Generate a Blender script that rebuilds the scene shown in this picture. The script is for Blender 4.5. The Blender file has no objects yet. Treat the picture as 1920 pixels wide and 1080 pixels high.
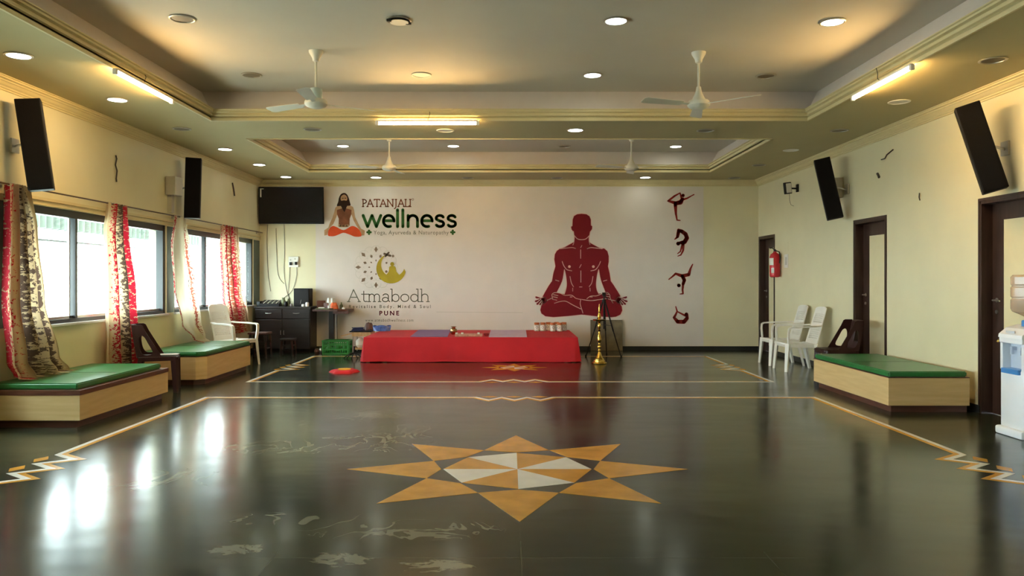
import bpy, bmesh, math, random
from math import sin, cos, pi, radians as R
from mathutils import Vector, Matrix
random.seed(7)
S = bpy.context.scene
C = S.collection

# ------------------------------------------------------------------ camera, world, exposure
FPX = 1470.0                                  # focal length in pixels of a 1920 wide frame
CAMZ = 1.40
cd = bpy.data.cameras.new('camera'); cam = bpy.data.objects.new('camera', cd); C.objects.link(cam)
cam.location = (0, 0, CAMZ); cam.rotation_euler = (R(90), 0, 0)
cd.sensor_width = 36; cd.lens = 36*FPX/1920
cd.shift_x = 5/1920; cd.shift_y = -15/1920
cd.clip_start = 0.05; cd.clip_end = 200
S.camera = cam
w = bpy.data.worlds.new('sky'); S.world = w; w.use_nodes = True
bg = w.node_tree.nodes['Background']
bg.inputs[0].default_value = (0.88, 0.97, 1.0, 1); bg.inputs[1].default_value = 5.2
S.view_settings.view_transform = 'Standard'; S.view_settings.look = 'None'
S.view_settings.gamma = 1; S.view_settings.use_curve_mapping = False
S.view_settings.exposure = 2.42
TUBE = 31.0; DOWN = 4.0                       # lamp emission strengths
XL, XR, YB, YR = -4.97, 4.955, 15.6, -1.5     # room
ZC, ZT = 3.384, 3.78                          # flat ceiling, tray ceiling

# ------------------------------------------------------------------ materials
def nt(m): return m.node_tree.nodes, m.node_tree.links
def mat(name, col, rough=0.6, metal=0.0, var=0.06, scale=6.0, bump=0.0, bscale=60.0, emit=None, es=0, spec=0.5, trans=0, coat=0, sss=0):
    m = bpy.data.materials.new(name); m.use_nodes = True
    n, l = nt(m); b = n['Principled BSDF']
    b.inputs['Roughness'].default_value = rough; b.inputs['Metallic'].default_value = metal
    b.inputs['Specular IOR Level'].default_value = spec
    b.inputs['Coat Weight'].default_value = coat
    if trans: b.inputs['Transmission Weight'].default_value = trans
    tc = n.new('ShaderNodeTexCoord')
    if var > 0:
        t = n.new('ShaderNodeTexNoise'); t.inputs['Scale'].default_value = scale; t.inputs['Detail'].default_value = 4
        l.new(tc.outputs['Object'], t.inputs['Vector'])
        r = n.new('ShaderNodeValToRGB'); e = r.color_ramp.elements
        e[0].position = 0.3; e[1].position = 0.7
        e[0].color = tuple(c*(1-var) for c in col)+(1,); e[1].color = tuple(min(1, c*(1+var)) for c in col)+(1,)
        l.new(t.outputs['Fac'], r.inputs[0]); l.new(r.outputs[0], b.inputs['Base Color'])
    else: b.inputs['Base Color'].default_value = tuple(col)+(1,)
    if bump:
        t2 = n.new('ShaderNodeTexNoise'); t2.inputs['Scale'].default_value = bscale
        l.new(tc.outputs['Object'], t2.inputs['Vector'])
        bp = n.new('ShaderNodeBump'); bp.inputs['Strength'].default_value = bump; bp.inputs['Distance'].default_value = 0.01
        l.new(t2.outputs['Fac'], bp.inputs['Height']); l.new(bp.outputs[0], b.inputs['Normal'])
    if emit:
        b.inputs['Emission Color'].default_value = tuple(emit)+(1,); b.inputs['Emission Strength'].default_value = es
    return m
def wood(name, c1, c2, rough=0.45, sc=(3, 3, 30), coat=0.0):
    m = bpy.data.materials.new(name); m.use_nodes = True; n, l = nt(m); b = n['Principled BSDF']
    tc = n.new('ShaderNodeTexCoord'); mp = n.new('ShaderNodeMapping'); mp.inputs['Scale'].default_value = sc
    t = n.new('ShaderNodeTexNoise'); t.inputs['Scale'].default_value = 2.0; t.inputs['Detail'].default_value = 6
    l.new(tc.outputs['Object'], mp.inputs[0]); l.new(mp.outputs[0], t.inputs['Vector'])
    r = n.new('ShaderNodeValToRGB'); e = r.color_ramp.elements; e[0].position = .35; e[1].position = .65
    e[0].color = tuple(c1)+(1,); e[1].color = tuple(c2)+(1,)
    l.new(t.outputs['Fac'], r.inputs[0]); l.new(r.outputs[0], b.inputs['Base Color'])
    b.inputs['Roughness'].default_value = rough; b.inputs['Coat Weight'].default_value = coat
    return m
def glassy(name, tint, refl=0.06, rough=0.02):
    m = bpy.data.materials.new(name); m.use_nodes = True; n, l = nt(m)
    for x in list(n):
        if x.type != 'OUTPUT_MATERIAL': n.remove(x)
    out = [x for x in n if x.type == 'OUTPUT_MATERIAL'][0]
    t = n.new('ShaderNodeBsdfTransparent'); t.inputs[0].default_value = tuple(tint)+(1,)
    g = n.new('ShaderNodeBsdfGlossy'); g.inputs['Roughness'].default_value = rough
    lw = n.new('ShaderNodeLayerWeight'); lw.inputs[0].default_value = .5
    pw = n.new('ShaderNodeMath'); pw.operation = 'POWER'; pw.inputs[1].default_value = 4; l.new(lw.outputs['Facing'], pw.inputs[0])
    fr = n.new('ShaderNodeMath'); fr.operation = 'MULTIPLY_ADD'; fr.inputs[1].default_value = .6; fr.inputs[2].default_value = refl*.5; l.new(pw.outputs[0], fr.inputs[0])
    mx = n.new('ShaderNodeMixShader')
    l.new(fr.outputs[0], mx.inputs[0]); l.new(t.outputs[0], mx.inputs[1]); l.new(g.outputs[0], mx.inputs[2]); l.new(mx.outputs[0], out.inputs[0])
    return m
def translucent(name, col, fac=0.45, rough=.8):
    m = mat(name, col, rough, var=.05); n, l = nt(m); b = n['Principled BSDF']
    out = [x for x in n if x.type == 'OUTPUT_MATERIAL'][0]
    t = n.new('ShaderNodeBsdfTranslucent'); mx = n.new('ShaderNodeMixShader'); mx.inputs[0].default_value = fac
    src = b.inputs['Base Color'].links
    if src: l.new(src[0].from_socket, t.inputs[0])
    l.new(b.outputs[0], mx.inputs[1]); l.new(t.outputs[0], mx.inputs[2]); l.new(mx.outputs[0], out.inputs[0])
    return m

M = {}
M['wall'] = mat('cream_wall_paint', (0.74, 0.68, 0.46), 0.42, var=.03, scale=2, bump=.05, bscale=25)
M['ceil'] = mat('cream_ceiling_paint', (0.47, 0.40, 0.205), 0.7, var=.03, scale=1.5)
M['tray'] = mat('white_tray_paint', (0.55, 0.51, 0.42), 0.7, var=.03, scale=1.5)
M['cove'] = mat('pinkish_cove_paint', (0.78, 0.70, 0.65), 0.7, var=.02)
M['mould'] = mat('ivory_moulding', (0.68, 0.58, 0.32), 0.45, var=.03)
M['black'] = mat('black_plastic', (0.006, 0.005, 0.006), 0.55, var=.1, spec=.25)
M['skirt'] = mat('black_granite', (0.012, 0.013, 0.014), 0.4, var=.3, scale=40)
M['frame'] = mat('charcoal_aluminium', (0.018, 0.022, 0.024), 0.35, var=.05)
M['teal'] = mat('teal_grey_panel', (0.045, 0.085, 0.085), 0.35, var=.25, scale=5)
M['sill'] = mat('white_sill', (0.75, 0.75, 0.78), 0.3)
M['glass'] = glassy('window_glass', (0.93, 0.98, 0.97))
M['whitep'] = mat('white_plastic', (0.82, 0.80, 0.74), 0.4, var=.03)
M['fanw'] = mat('ivory_enamel', (0.72, 0.70, 0.60), 0.4, var=.04)
M['brownp'] = mat('dark_brown_plastic', (0.034, 0.011, 0.010), 0.42, var=.08, spec=.3)
M['doorb'] = wood('dark_brown_door_wood', (0.030, 0.014, 0.010), (0.050, 0.024, 0.018), .35, (12, 12, 1.5))
M['doorp'] = mat('cream_door_panel', (0.74, 0.66, 0.42), 0.35, var=.03)
M['lam'] = wood('beige_laminate', (0.66, 0.45, 0.20), (0.73, 0.52, 0.25), .4, (1.2, 1.2, 14))
M['trimb'] = wood('brown_trim_wood', (0.09, 0.030, 0.018), (0.13, 0.045, 0.028), .35, (3, 3, 20))
M['green'] = mat('green_vinyl', (0.022, 0.17, 0.045), 0.30, var=.12, scale=9, bump=.12, bscale=14)
M['red'] = mat('red_cloth', (0.55, 0.007, 0.020), 0.75, var=.10, scale=2.5, bump=.25, bscale=90)
M['brass'] = mat('brass', (0.62, 0.42, 0.10), 0.24, metal=1, var=.1)
M['chrome'] = mat('brushed_steel', (0.55, 0.54, 0.52), 0.3, metal=1)
M['tv'] = mat('tv_screen', (0.007, 0.006, 0.007), 0.25, var=0, spec=.3)
M['banner'] = mat('printed_banner_vinyl', (0.72, 0.66, 0.62), 0.35, var=.025, scale=3, bump=.03, bscale=5)
M['mred'] = mat('print_maroon', (0.20, 0.014, 0.022), 0.4, spec=.12, var=.03)
M['mpink'] = mat('print_pale_pink', (0.80, 0.55, 0.50), 0.4, spec=.12, var=.02)
M['mred2'] = mat('print_brick_red', (0.30, 0.03, 0.025), 0.4, spec=.12, var=.03)
M['pgreen'] = mat('print_green', (0.035, 0.13, 0.03), 0.4, spec=.12, var=.02)
M['pbrown'] = mat('print_brown', (0.20, 0.055, 0.02), 0.4, spec=.12, var=.02)
M['pgrey'] = mat('print_grey', (0.17, 0.17, 0.13), 0.4, spec=.12, var=.02)
M['pdiam'] = mat('print_taupe', (0.24, 0.17, 0.12), 0.4, spec=.12, var=.1)
M['pgold'] = mat('print_olive_gold', (0.42, 0.33, 0.03), 0.4, spec=.12, var=.15, scale=3)
M['pline'] = mat('print_light_grey', (0.55, 0.52, 0.46), 0.4, spec=.12, var=.02)
M['pmar'] = mat('print_plum', (0.12, 0.02, 0.04), 0.4, spec=.12, var=.02)
M['skin'] = mat('print_tan', (0.48, 0.29, 0.16), 0.4, spec=.12, var=.15, scale=8)
M['skin2'] = mat('print_reddish_tan', (0.22, 0.08, 0.04), 0.4, spec=.12, var=.25, scale=8)
M['hair'] = mat('print_dark_brown', (0.03, 0.015, 0.012), 0.4, spec=.12, var=.1)
M['pants'] = mat('print_orange_red', (0.66, 0.08, 0.025), 0.4, spec=.12, var=.1, scale=6)
M['inlw'] = mat('white_stone_inlay', (0.78, 0.75, 0.68), 0.22, var=.06, scale=6)
M['inlo'] = mat('ochre_stone_inlay', (0.60, 0.28, 0.030), 0.25, var=.16, scale=5)
M['lampon'] = mat('lit_diffuser', (0.9, 0.95, 0.9), 0.5, var=0, emit=(0.93, 1.0, 0.88), es=DOWN)
M['tube'] = mat('lit_tube', (1, .9, .7), 0.5, var=0, emit=(1.0, 0.64, 0.26), es=TUBE)
M['lampoff'] = mat('unlit_diffuser', (0.15, 0.12, 0.08), 0.5, var=.1)
M['ring'] = mat('satin_bezel', (0.45, 0.42, 0.35), 0.3, metal=.6)
M['dark'] = mat('dark_hole', (0.02, 0.018, 0.015), 0.8)
M['cabw'] = wood('near_black_cabinet_wood', (0.010, 0.008, 0.009), (0.018, 0.013, 0.013), .35, (3, 3, 18))
M['tabw'] = wood('reddish_table_wood', (0.07, 0.025, 0.020), (0.13, 0.05, 0.04), .4, (12, 3, 3))
M['tan'] = wood('tan_wood', (0.55, 0.36, 0.16), (0.68, 0.47, 0.24), .5, (14, 3, 3))
M['crate'] = mat('green_crate_plastic', (0.03, 0.25, 0.045), 0.4, var=.1)
M['mauve'] = mat('mauve_mat', (0.22, 0.13, 0.30), 0.8, var=.1, bump=.2, bscale=60)
M['pinkm'] = mat('pale_pink_mat', (0.58, 0.42, 0.58), 0.8, var=.1, bump=.2, bscale=60)
M['board'] = mat('grey_brown_board', (0.16, 0.125, 0.075), 0.6, var=.3, scale=5)
M['exred'] = mat('extinguisher_red', (0.55, 0.02, 0.03), 0.25, var=.03)
M['label'] = mat('white_label', (0.8, 0.78, 0.74), 0.5, var=.02)
M['blue'] = mat('blue_plastic', (0.05, 0.26, 0.65), 0.35, var=.05)
M['dispw'] = mat('dispenser_white', (0.86, 0.88, 0.92), 0.25, var=.01)
M['dispg'] = mat('dispenser_pale_grey', (0.60, 0.66, 0.76), 0.3, var=.01)
M['yellow'] = mat('yellow_fabric', (0.8, 0.45, 0.04), 0.8, var=.08)
M['foil'] = mat('blue_film', (0.07, 0.12, 0.36), 0.2, var=.4, scale=20)
M['navy'] = mat('navy_fabric', (0.02, 0.03, 0.11), 0.7, var=.2)
M['paper'] = mat('paper', (0.75, 0.74, 0.70), 0.6, var=.05)
M['orange'] = mat('orange_plastic', (0.75, 0.13, 0.03), 0.4, var=.25, scale=25)
M['jarb'] = mat('jar_print', (0.62, 0.60, 0.50), 0.35, var=.45, scale=28)
M['jarl'] = mat('jar_lid', (0.55, 0.16, 0.05), 0.35, var=.1)
M['olive'] = mat('olive_items', (0.12, 0.13, 0.06), 0.6, var=.4, scale=20)
M['cord'] = mat('dark_cord', (0.06, 0.05, 0.04), 0.5, var=0)
M['greyc'] = mat('grey_box', (0.55, 0.53, 0.47), 0.45, var=.03)
M['ground'] = mat('pale_paving', (0.34, 0.36, 0.34), 0.8, var=.05)
M['corr'] = translucent('corrugated_sheet', (0.13, 0.16, 0.15), .06)
M['bottle'] = glassy('peach_water_bottle', (0.86, 0.72, 0.60), rough=.1)

def curtain_mat(name, bands, base=(0.60, 0.47, 0.29)):
    """bands: list of (centre u, half width, colour) of vertical vine stripes"""
    m = bpy.data.materials.new(name); m.use_nodes = True; n, l = nt(m); b = n['Principled BSDF']; b.inputs['Roughness'].default_value = .85
    uv = n.new('ShaderNodeUVMap'); sep = n.new('ShaderNodeSeparateXYZ'); l.new(uv.outputs[0], sep.inputs[0])
    ns = n.new('ShaderNodeTexNoise'); ns.inputs['Scale'].default_value = 1; ns.inputs['Detail'].default_value = 3; ns.inputs['Roughness'].default_value = .7
    mp = n.new('ShaderNodeMapping'); mp.inputs['Scale'].default_value = (28, 74, 1); l.new(uv.outputs[0], mp.inputs[0]); l.new(mp.outputs[0], ns.inputs['Vector'])
    cur = None
    for (u, hw, col) in bands:
        a = n.new('ShaderNodeMath'); a.operation = 'SUBTRACT'; a.inputs[1].default_value = u; l.new(sep.outputs[0], a.inputs[0])
        ab = n.new('ShaderNodeMath'); ab.operation = 'ABSOLUTE'; l.new(a.outputs[0], ab.inputs[0])
        dv = n.new('ShaderNodeMath'); dv.operation = 'DIVIDE'; dv.inputs[1].default_value = hw; l.new(ab.outputs[0], dv.inputs[0])
        # 1 inside band if dv*0.5 < noise
        sc = n.new('ShaderNodeMath'); sc.operation = 'MULTIPLY_ADD'; sc.inputs[1].default_value = .16; sc.inputs[2].default_value = .395; l.new(dv.outputs[0], sc.inputs[0])
        lt = n.new('ShaderNodeMath'); lt.operation = 'LESS_THAN'; l.new(sc.outputs[0], lt.inputs[0]); l.new(ns.outputs['Fac'], lt.inputs[1])
        mx = n.new('ShaderNodeMix'); mx.data_type = 'RGBA'; l.new(lt.outputs[0], mx.inputs[0])
        if cur is None: mx.inputs[6].default_value = tuple(base)+(1,)
        else: l.new(cur, mx.inputs[6])
        mx.inputs[7].default_value = tuple(col)+(1,); cur = mx.outputs[2]
    l.new(cur, b.inputs['Base Color'])
    out = [x for x in n if x.type == 'OUTPUT_MATERIAL'][0]
    t = n.new('ShaderNodeBsdfTranslucent'); l.new(cur, t.inputs[0]); mxs = n.new('ShaderNodeMixShader'); mxs.inputs[0].default_value = .38
    l.new(b.outputs[0], mxs.inputs[1]); l.new(t.outputs[0], mxs.inputs[2]); l.new(mxs.outputs[0], out.inputs[0])
    return m

# polished green stone floor: cloudy veins, joints, chalky worn patches
def floor_mat():
    m = bpy.data.materials.new('polished_green_stone'); m.use_nodes = True; n, l = nt(m); b = n['Principled BSDF']
    geo = n.new('ShaderNodeNewGeometry')
    def noise(sc, vec, det=5, rough=.6, dist=0):
        mp = n.new('ShaderNodeMapping'); mp.inputs['Scale'].default_value = sc; mp.inputs['Rotation'].default_value = (0, 0, .5)
        l.new(vec, mp.inputs[0]); t = n.new('ShaderNodeTexNoise'); t.inputs['Scale'].default_value = 1; t.inputs['Detail'].default_value = det
        t.inputs['Roughness'].default_value = rough; t.inputs['Distortion'].default_value = dist; l.new(mp.outputs[0], t.inputs['Vector']); return t.outputs['Fac']
    P = geo.outputs['Position']
    a = noise((.5, 1.3, 1), P, 6, .62, .6)
    r = n.new('ShaderNodeValToRGB'); e = r.color_ramp.elements; e[0].position = .38; e[1].position = .64
    e[0].color = (0.004, 0.014, 0.011, 1); e[1].color = (0.045, 0.055, 0.034, 1)
    x = r.color_ramp.elements.new(.5); x.color = (0.024, 0.032, 0.022, 1)
    l.new(a, r.inputs[0]); cur = r.outputs[0]
    # joints between slabs
    br = n.new('ShaderNodeTexBrick'); br.offset = 0; br.inputs['Scale'].default_value = 1; br.inputs['Brick Width'].default_value = 1.25; br.inputs['Row Height'].default_value = 1.85
    br.inputs['Mortar Size'].default_value = .0022; br.inputs['Mortar Smooth'].default_value = .3
    mp = n.new('ShaderNodeMapping'); mp.inputs['Location'].default_value = (-0.06, -.25, 0); l.new(P, mp.inputs[0]); l.new(mp.outputs[0], br.inputs['Vector'])
    mj = n.new('ShaderNodeMix'); mj.data_type = 'RGBA'; l.new(br.outputs['Fac'], mj.inputs[0]); l.new(cur, mj.inputs[6]); mj.inputs[7].default_value = (.075, .08, .055, 1)
    cur = mj.outputs[2]
    # chalky worn patches: (x, y, rx, ry, amount)
    sn = noise((4.5, 7.5, 1), P, 6, .68, 1.6)
    sep = n.new('ShaderNodeSeparateXYZ'); l.new(P, sep.inputs[0])
    sn2 = noise((2.6, 2.0, 1), P, 3, .55, 1.0)
    tots = []
    for LIST in (STAINS, CHALK):
     tot = None
     for (sx, sy, rx, ry, am) in LIST:
         q = []
         for k, (c0, rr) in enumerate(((sx, rx), (sy, ry))):
             s1 = n.new('ShaderNodeMath'); s1.operation = 'SUBTRACT'; s1.inputs[1].default_value = c0; l.new(sep.outputs[k], s1.inputs[0])
             d1 = n.new('ShaderNodeMath'); d1.operation = 'DIVIDE'; d1.inputs[1].default_value = rr; l.new(s1.outputs[0], d1.inputs[0])
             p1 = n.new('ShaderNodeMath'); p1.operation = 'MULTIPLY'; l.new(d1.outputs[0], p1.inputs[0]); l.new(d1.outputs[0], p1.inputs[1]); q.append(p1)
         ad = n.new('ShaderNodeMath'); ad.operation = 'ADD'; l.new(q[0].outputs[0], ad.inputs[0]); l.new(q[1].outputs[0], ad.inputs[1])
         iv = n.new('ShaderNodeMath'); iv.operation = 'MULTIPLY_ADD'; iv.inputs[1].default_value = -am; iv.inputs[2].default_value = am; iv.use_clamp = True; l.new(ad.outputs[0], iv.inputs[0])
         if tot is None: tot = iv.outputs[0]
         else:
             mm = n.new('ShaderNodeMath'); mm.operation = 'MAXIMUM'; l.new(tot, mm.inputs[0]); l.new(iv.outputs[0], mm.inputs[1]); tot = mm.outputs[0]
     tots.append(tot)
    tot = tots[0]
    sm = n.new('ShaderNodeMath'); sm.operation = 'MULTIPLY_ADD'; sm.inputs[1].default_value = .50; l.new(tot, sm.inputs[0]); l.new(sn, sm.inputs[2])
    rp = n.new('ShaderNodeValToRGB'); e = rp.color_ramp.elements; e[0].position = .80; e[1].position = .84; e[0].color = (0, 0, 0, 1); e[1].color = (1, 1, 1, 1)
    l.new(sm.outputs[0], rp.inputs[0])
    d_ = n.new('ShaderNodeMath'); d_.operation = 'SUBTRACT'; d_.inputs[1].default_value = .5; l.new(sn2, d_.inputs[0])
    a_ = n.new('ShaderNodeMath'); a_.operation = 'ABSOLUTE'; l.new(d_.outputs[0], a_.inputs[0])
    w_ = n.new('ShaderNodeMath'); w_.operation = 'MULTIPLY'; w_.inputs[1].default_value = .028; l.new(tots[1], w_.inputs[0])
    l_ = n.new('ShaderNodeMath'); l_.operation = 'LESS_THAN'; l.new(a_.outputs[0], l_.inputs[0]); l.new(w_.outputs[0], l_.inputs[1])
    x_ = n.new('ShaderNodeMath'); x_.operation = 'MAXIMUM'; l.new(l_.outputs[0], x_.inputs[0]); l.new(rp.outputs[0], x_.inputs[1])
    ms = n.new('ShaderNodeMix'); ms.data_type = 'RGBA'; l.new(x_.outputs[0], ms.inputs[0]); l.new(cur, ms.inputs[6]); ms.inputs[7].default_value = (.17, .165, .12, 1)
    l.new(ms.outputs[2], b.inputs['Base Color'])
    rn = noise((.8, 1.6, 1), P, 4, .6)
    rr = n.new('ShaderNodeMapRange'); rr.inputs[3].default_value = .11; rr.inputs[4].default_value = .25; l.new(rn, rr.inputs[0]); l.new(rr.outputs[0], b.inputs['Roughness'])
    b.inputs['IOR'].default_value = 1.42
    bn = noise((1.3, 2.6, 1), P, 2, .5); bp = n.new('ShaderNodeBump'); bp.inputs['Strength'].default_value = .05; bp.inputs['Distance'].default_value = .05
    l.new(bn, bp.inputs['Height']); l.new(bp.outputs[0], b.inputs['Normal'])
    return m
STAINS = [(-1.45, 8.15, .20, .30, .8), (-2.5, 5.4, .22, .12, .85), (-1.42, 4.08, .22, .12, .95), (-.85, 3.93, .26, .16, .85), (-.6, 4.35, .45, .14, .68), (-.35, 3.85, .3, .14, .8)]
CHALK = [(-1.45, 8.2, .45, .6, 1), (-1.15, 6.9, .6, .55, .9), (-2.0, 6.6, .6, .4, .9), (-2.45, 5.5, .5, .35, .9), (-.95, 7.35, .35, .35, .8), (-2.2, 7.6, .4, .4, .7), (-.6, 4.4, .6, .2, .8), (-1.2, 4.6, .5, .15, .7)]
M['floor'] = floor_mat()

# ------------------------------------------------------------------ mesh builder
class MB:
    def __init__(s): s.b = bmesh.new(); s.uv = None
    def box(s, x0, x1, y0, y1, z0, z1, mtx=None, bev=0):
        r = bmesh.ops.create_cube(s.b, size=1); vs = r['verts']
        bmesh.ops.scale(s.b, vec=(abs(x1-x0), abs(y1-y0), abs(z1-z0)), verts=vs)
        bmesh.ops.translate(s.b, vec=((x0+x1)/2, (y0+y1)/2, (z0+z1)/2), verts=vs)
        if bev:
            es = list({e for v in vs for e in v.link_edges})
            rr = bmesh.ops.bevel(s.b, geom=es, offset=bev, segments=2, affect='EDGES', profile=.5); vs = list({v for f in rr['faces'] for v in f.verts} | {v for v in vs if v.is_valid})
        if mtx: bmesh.ops.transform(s.b, matrix=mtx, verts=vs)
        return s
    def poly(s, pts): s.b.faces.new([s.b.verts.new(p) for p in pts]); return s
    def prism(s, pts, axis, a0, a1, holes=()):
        """2D outline pts (u,v) extruded along axis ('x','y','z') from a0 to a1; optional holes"""
        def P(u, v, a): return {'x': (a, u, v), 'y': (u, a, v), 'z': (u, v, a)}[axis]
        loops = [pts]+list(holes)
        es0 = []; rings = []
        for lp in loops:
            lo = [s.b.verts.new(P(u, v, a0)) for u, v in lp]; hi = [s.b.verts.new(P(u, v, a1)) for u, v in lp]; rings.append((lo, hi))
            k = len(lp)
            for i in range(k): s.b.faces.new((lo[i], lo[(i+1) % k], hi[(i+1) % k], hi[i]))
        for side in (0, 1):
            if len(loops) == 1: s.b.faces.new(rings[0][side])
            else:
                es = [s.b.edges.get((rg[side][i], rg[side][(i+1) % len(rg[side])])) for rg in rings for i in range(len(rg[side]))]
                bmesh.ops.triangle_fill(s.b, edges=es, use_beauty=True)
        return s
    def tube(s, pts, r, seg=10, closed=False, taper=None):
        pts = [Vector(p) for p in pts]; N = len(pts); rings = []
        up = Vector((0, 0, 1))
        for i, p in enumerate(pts):
            a = pts[(i-1) % N] if (closed or i > 0) else p; c = pts[(i+1) % N] if (closed or i < N-1) else p
            d = (c-a).normalized()
            u = d.cross(up)
            if u.length < 1e-3: u = d.cross(Vector((1, 0, 0)))
            if i and rings: 
                u = prev_u - d*prev_u.dot(d)
            u.normalize(); prev_u = u; v = d.cross(u).normalized()
            rr = taper[i] if taper else r
            rings.append([s.b.verts.new(p+u*cos(2*pi*k/seg)*rr+v*sin(2*pi*k/seg)*rr) for k in range(seg)])
        M_ = N if closed else N-1
        for i in range(M_):
            A, B = rings[i], rings[(i+1) % N]
            for k in range(seg): s.b.faces.new((A[k], A[(k+1) % seg], B[(k+1) % seg], B[k]))
        if not closed: s.b.faces.new(rings[0]); s.b.faces.new(rings[-1])
        return s
    def lathe(s, prof, c=(0, 0, 0), seg=24, axis='z'):
        """prof: (r, h) pairs"""
        rings = []
        for r, h in prof:
            r = max(r, 1e-4)
            ring = []
            for k in range(seg):
                a = 2*pi*k/seg; q = (r*cos(a), r*sin(a), h)
                if axis == 'x': q = (q[2], q[0], q[1])
                if axis == 'y': q = (q[0], q[2], q[1])
                ring.append(s.b.verts.new((c[0]+q[0], c[1]+q[1], c[2]+q[2])))
            rings.append(ring)
        for A, B in zip(rings, rings[1:]):
            for k in range(seg): s.b.faces.new((A[k], A[(k+1) % seg], B[(k+1) % seg], B[k]))
        s.b.faces.new(rings[0]); s.b.faces.new(rings[-1]); return s
    def bar(s, a, b, w, t, up=(0, 0, 1), w2=None, t2=None):
        """rectangular bar a to b; w across, t thickness; optional taper"""
        a, b = Vector(a), Vector(b); d = (b-a).normalized(); u = d.cross(Vector(up))
        if u.length < 1e-3: u = d.cross(Vector((1, 0, 0)))
        u.normalize(); v = u.cross(d); w2 = w2 or w; t2 = t2 or t
        A = [s.b.verts.new(a+u*i*w/2+v*j*t/2) for i, j in ((-1, -1), (1, -1), (1, 1), (-1, 1))]
        B = [s.b.verts.new(b+u*i*w2/2+v*j*t2/2) for i, j in ((-1, -1), (1, -1), (1, 1), (-1, 1))]
        for k in range(4): s.b.faces.new((A[k], A[(k+1) % 4], B[(k+1) % 4], B[k]))
        s.b.faces.new(A); s.b.faces.new(B); return s
    def ringsweep(s, x0, x1, y0, y1, prof):
        """rectangle loop swept through profile (outset d, z)"""
        rings = [[s.b.verts.new(p) for p in ((x0-d, y0-d, z), (x1+d, y0-d, z), (x1+d, y1+d, z), (x0-d, y1+d, z))] for d, z in prof]
        for A, B in zip(rings, rings[1:]):
            for k in range(4): s.b.faces.new((A[k], A[(k+1) % 4], B[(k+1) % 4], B[k]))
        return s
    def grid(s, fn, nu, nv, skip=None, uv=False):
        V = [[s.b.verts.new(fn(i/nu, j/nv)) for j in range(nv+1)] for i in range(nu+1)]
        lay = s.b.loops.layers.uv.verify() if uv else None
        for i in range(nu):
            for j in range(nv):
                if skip and skip(i, j): continue
                f = s.b.faces.new((V[i][j], V[i+1][j], V[i+1][j+1], V[i][j+1]))
                if uv:
                    for lp, (a, c) in zip(f.loops, ((i, j), (i+1, j), (i+1, j+1), (i, j+1))): lp[lay].uv = (a/nu, c/nv)
        return s
    def build(s, name, m, parent=None, smooth=False, flip=True):
        if flip: bmesh.ops.recalc_face_normals(s.b, faces=s.b.faces)
        me = bpy.data.meshes.new(name); s.b.to_mesh(me); s.b.free()
        o = bpy.data.objects.new(name, me); C.objects.link(o); me.materials.append(m)
        if smooth:
            for p in me.polygons: p.use_smooth = True
            me.set_sharp_from_angle(angle=R(38))
        if parent: o.parent = parent
        return o
def thing(name, label, cat, loc=(0, 0, 0), rz=0, group=None):
    o = bpy.data.objects.new(name, None); o.empty_display_size = .1; C.objects.link(o); o.location = loc; o.rotation_euler = (0, 0, rz)
    return tag(o, label, cat, group)
def tag(o, label, cat, group=None):
    o['label'] = label; o['category'] = cat
    if group: o['group'] = group
    return o
def struct(o, label=None):
    o['kind'] = 'structure'
    if label: o['label'] = label
    return o
def kids(o): return [c for c in bpy.data.objects if c.parent == o]
def dup(o, loc, rz, label, group=None, tree=None):
    r = o.copy(); C.objects.link(r); r.location = loc; r.rotation_euler = (0, 0, rz); r['label'] = label
    if group: r['group'] = group
    for ch in kids(o):
        c = ch.copy(); C.objects.link(c); c.parent = r
        for g in kids(ch):
            d = g.copy(); C.objects.link(d); d.parent = c
    return r
def solid(o, t, off=0):
    m = o.modifiers.new('thickness', 'SOLIDIFY'); m.thickness = t; m.offset = off; return o
def wx(px, Y): return (px-955)*Y/FPX
def wz(py, Y): return CAMZ+(525-py)*Y/FPX
# ------------------------------------------------------------------ room shell
fl = MB().box(XL-.3, XR+.3, YR-.3, YB+.3, -.12, 0).build('floor', M['floor']); struct(fl)

# floor inlays (children of the floor)
def star(cx, cy, rad, parent):
    n1 = 1.28/2.56
    o8 = [(cx+rad*cos(pi/4*k), cy+rad*sin(pi/4*k)) for k in range(8)]
    # star tips: kites whose inner point sits on an inner octagon, leaving thin dark gaps
    a, ww = MB(), MB()
    ri = rad*.435       # octagon of the pinwheel
    for k in range(8):
        t = pi/4*k; h = pi/8
        rs = rad*.57*.97   # side corners shared between neighbouring tips
        tip = o8[k]; s1 = (cx+rs*cos(t-h), cy+rs*sin(t-h)); s2 = (cx+rs*cos(t+h), cy+rs*sin(t+h))
        inn = (cx+ri*1.03*cos(t), cy+ri*1.03*sin(t))
        d = .985
        for tgt, pts in ((a, [tip, s2, inn, s1]),):
            tgt.prism(pts, 'z', 0, .0015)
    for k in range(8):
        t0, t1 = pi/4*k, pi/4*(k+1)
        pts = [(cx, cy), (cx+ri*cos(t0), cy+ri*sin(t0)), (cx+ri*cos(t1), cy+ri*sin(t1))]
        (ww if k % 2 == 0 else a).prism(pts, 'z', 0, .0015)
    o = a.build('star_inlay', M['inlo'], parent); ww.build('star_centre_inlay', M['inlw'], parent)
star(.06, 5.80, 1.26, fl); star(.08, 12.55, .52, fl)

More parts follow.
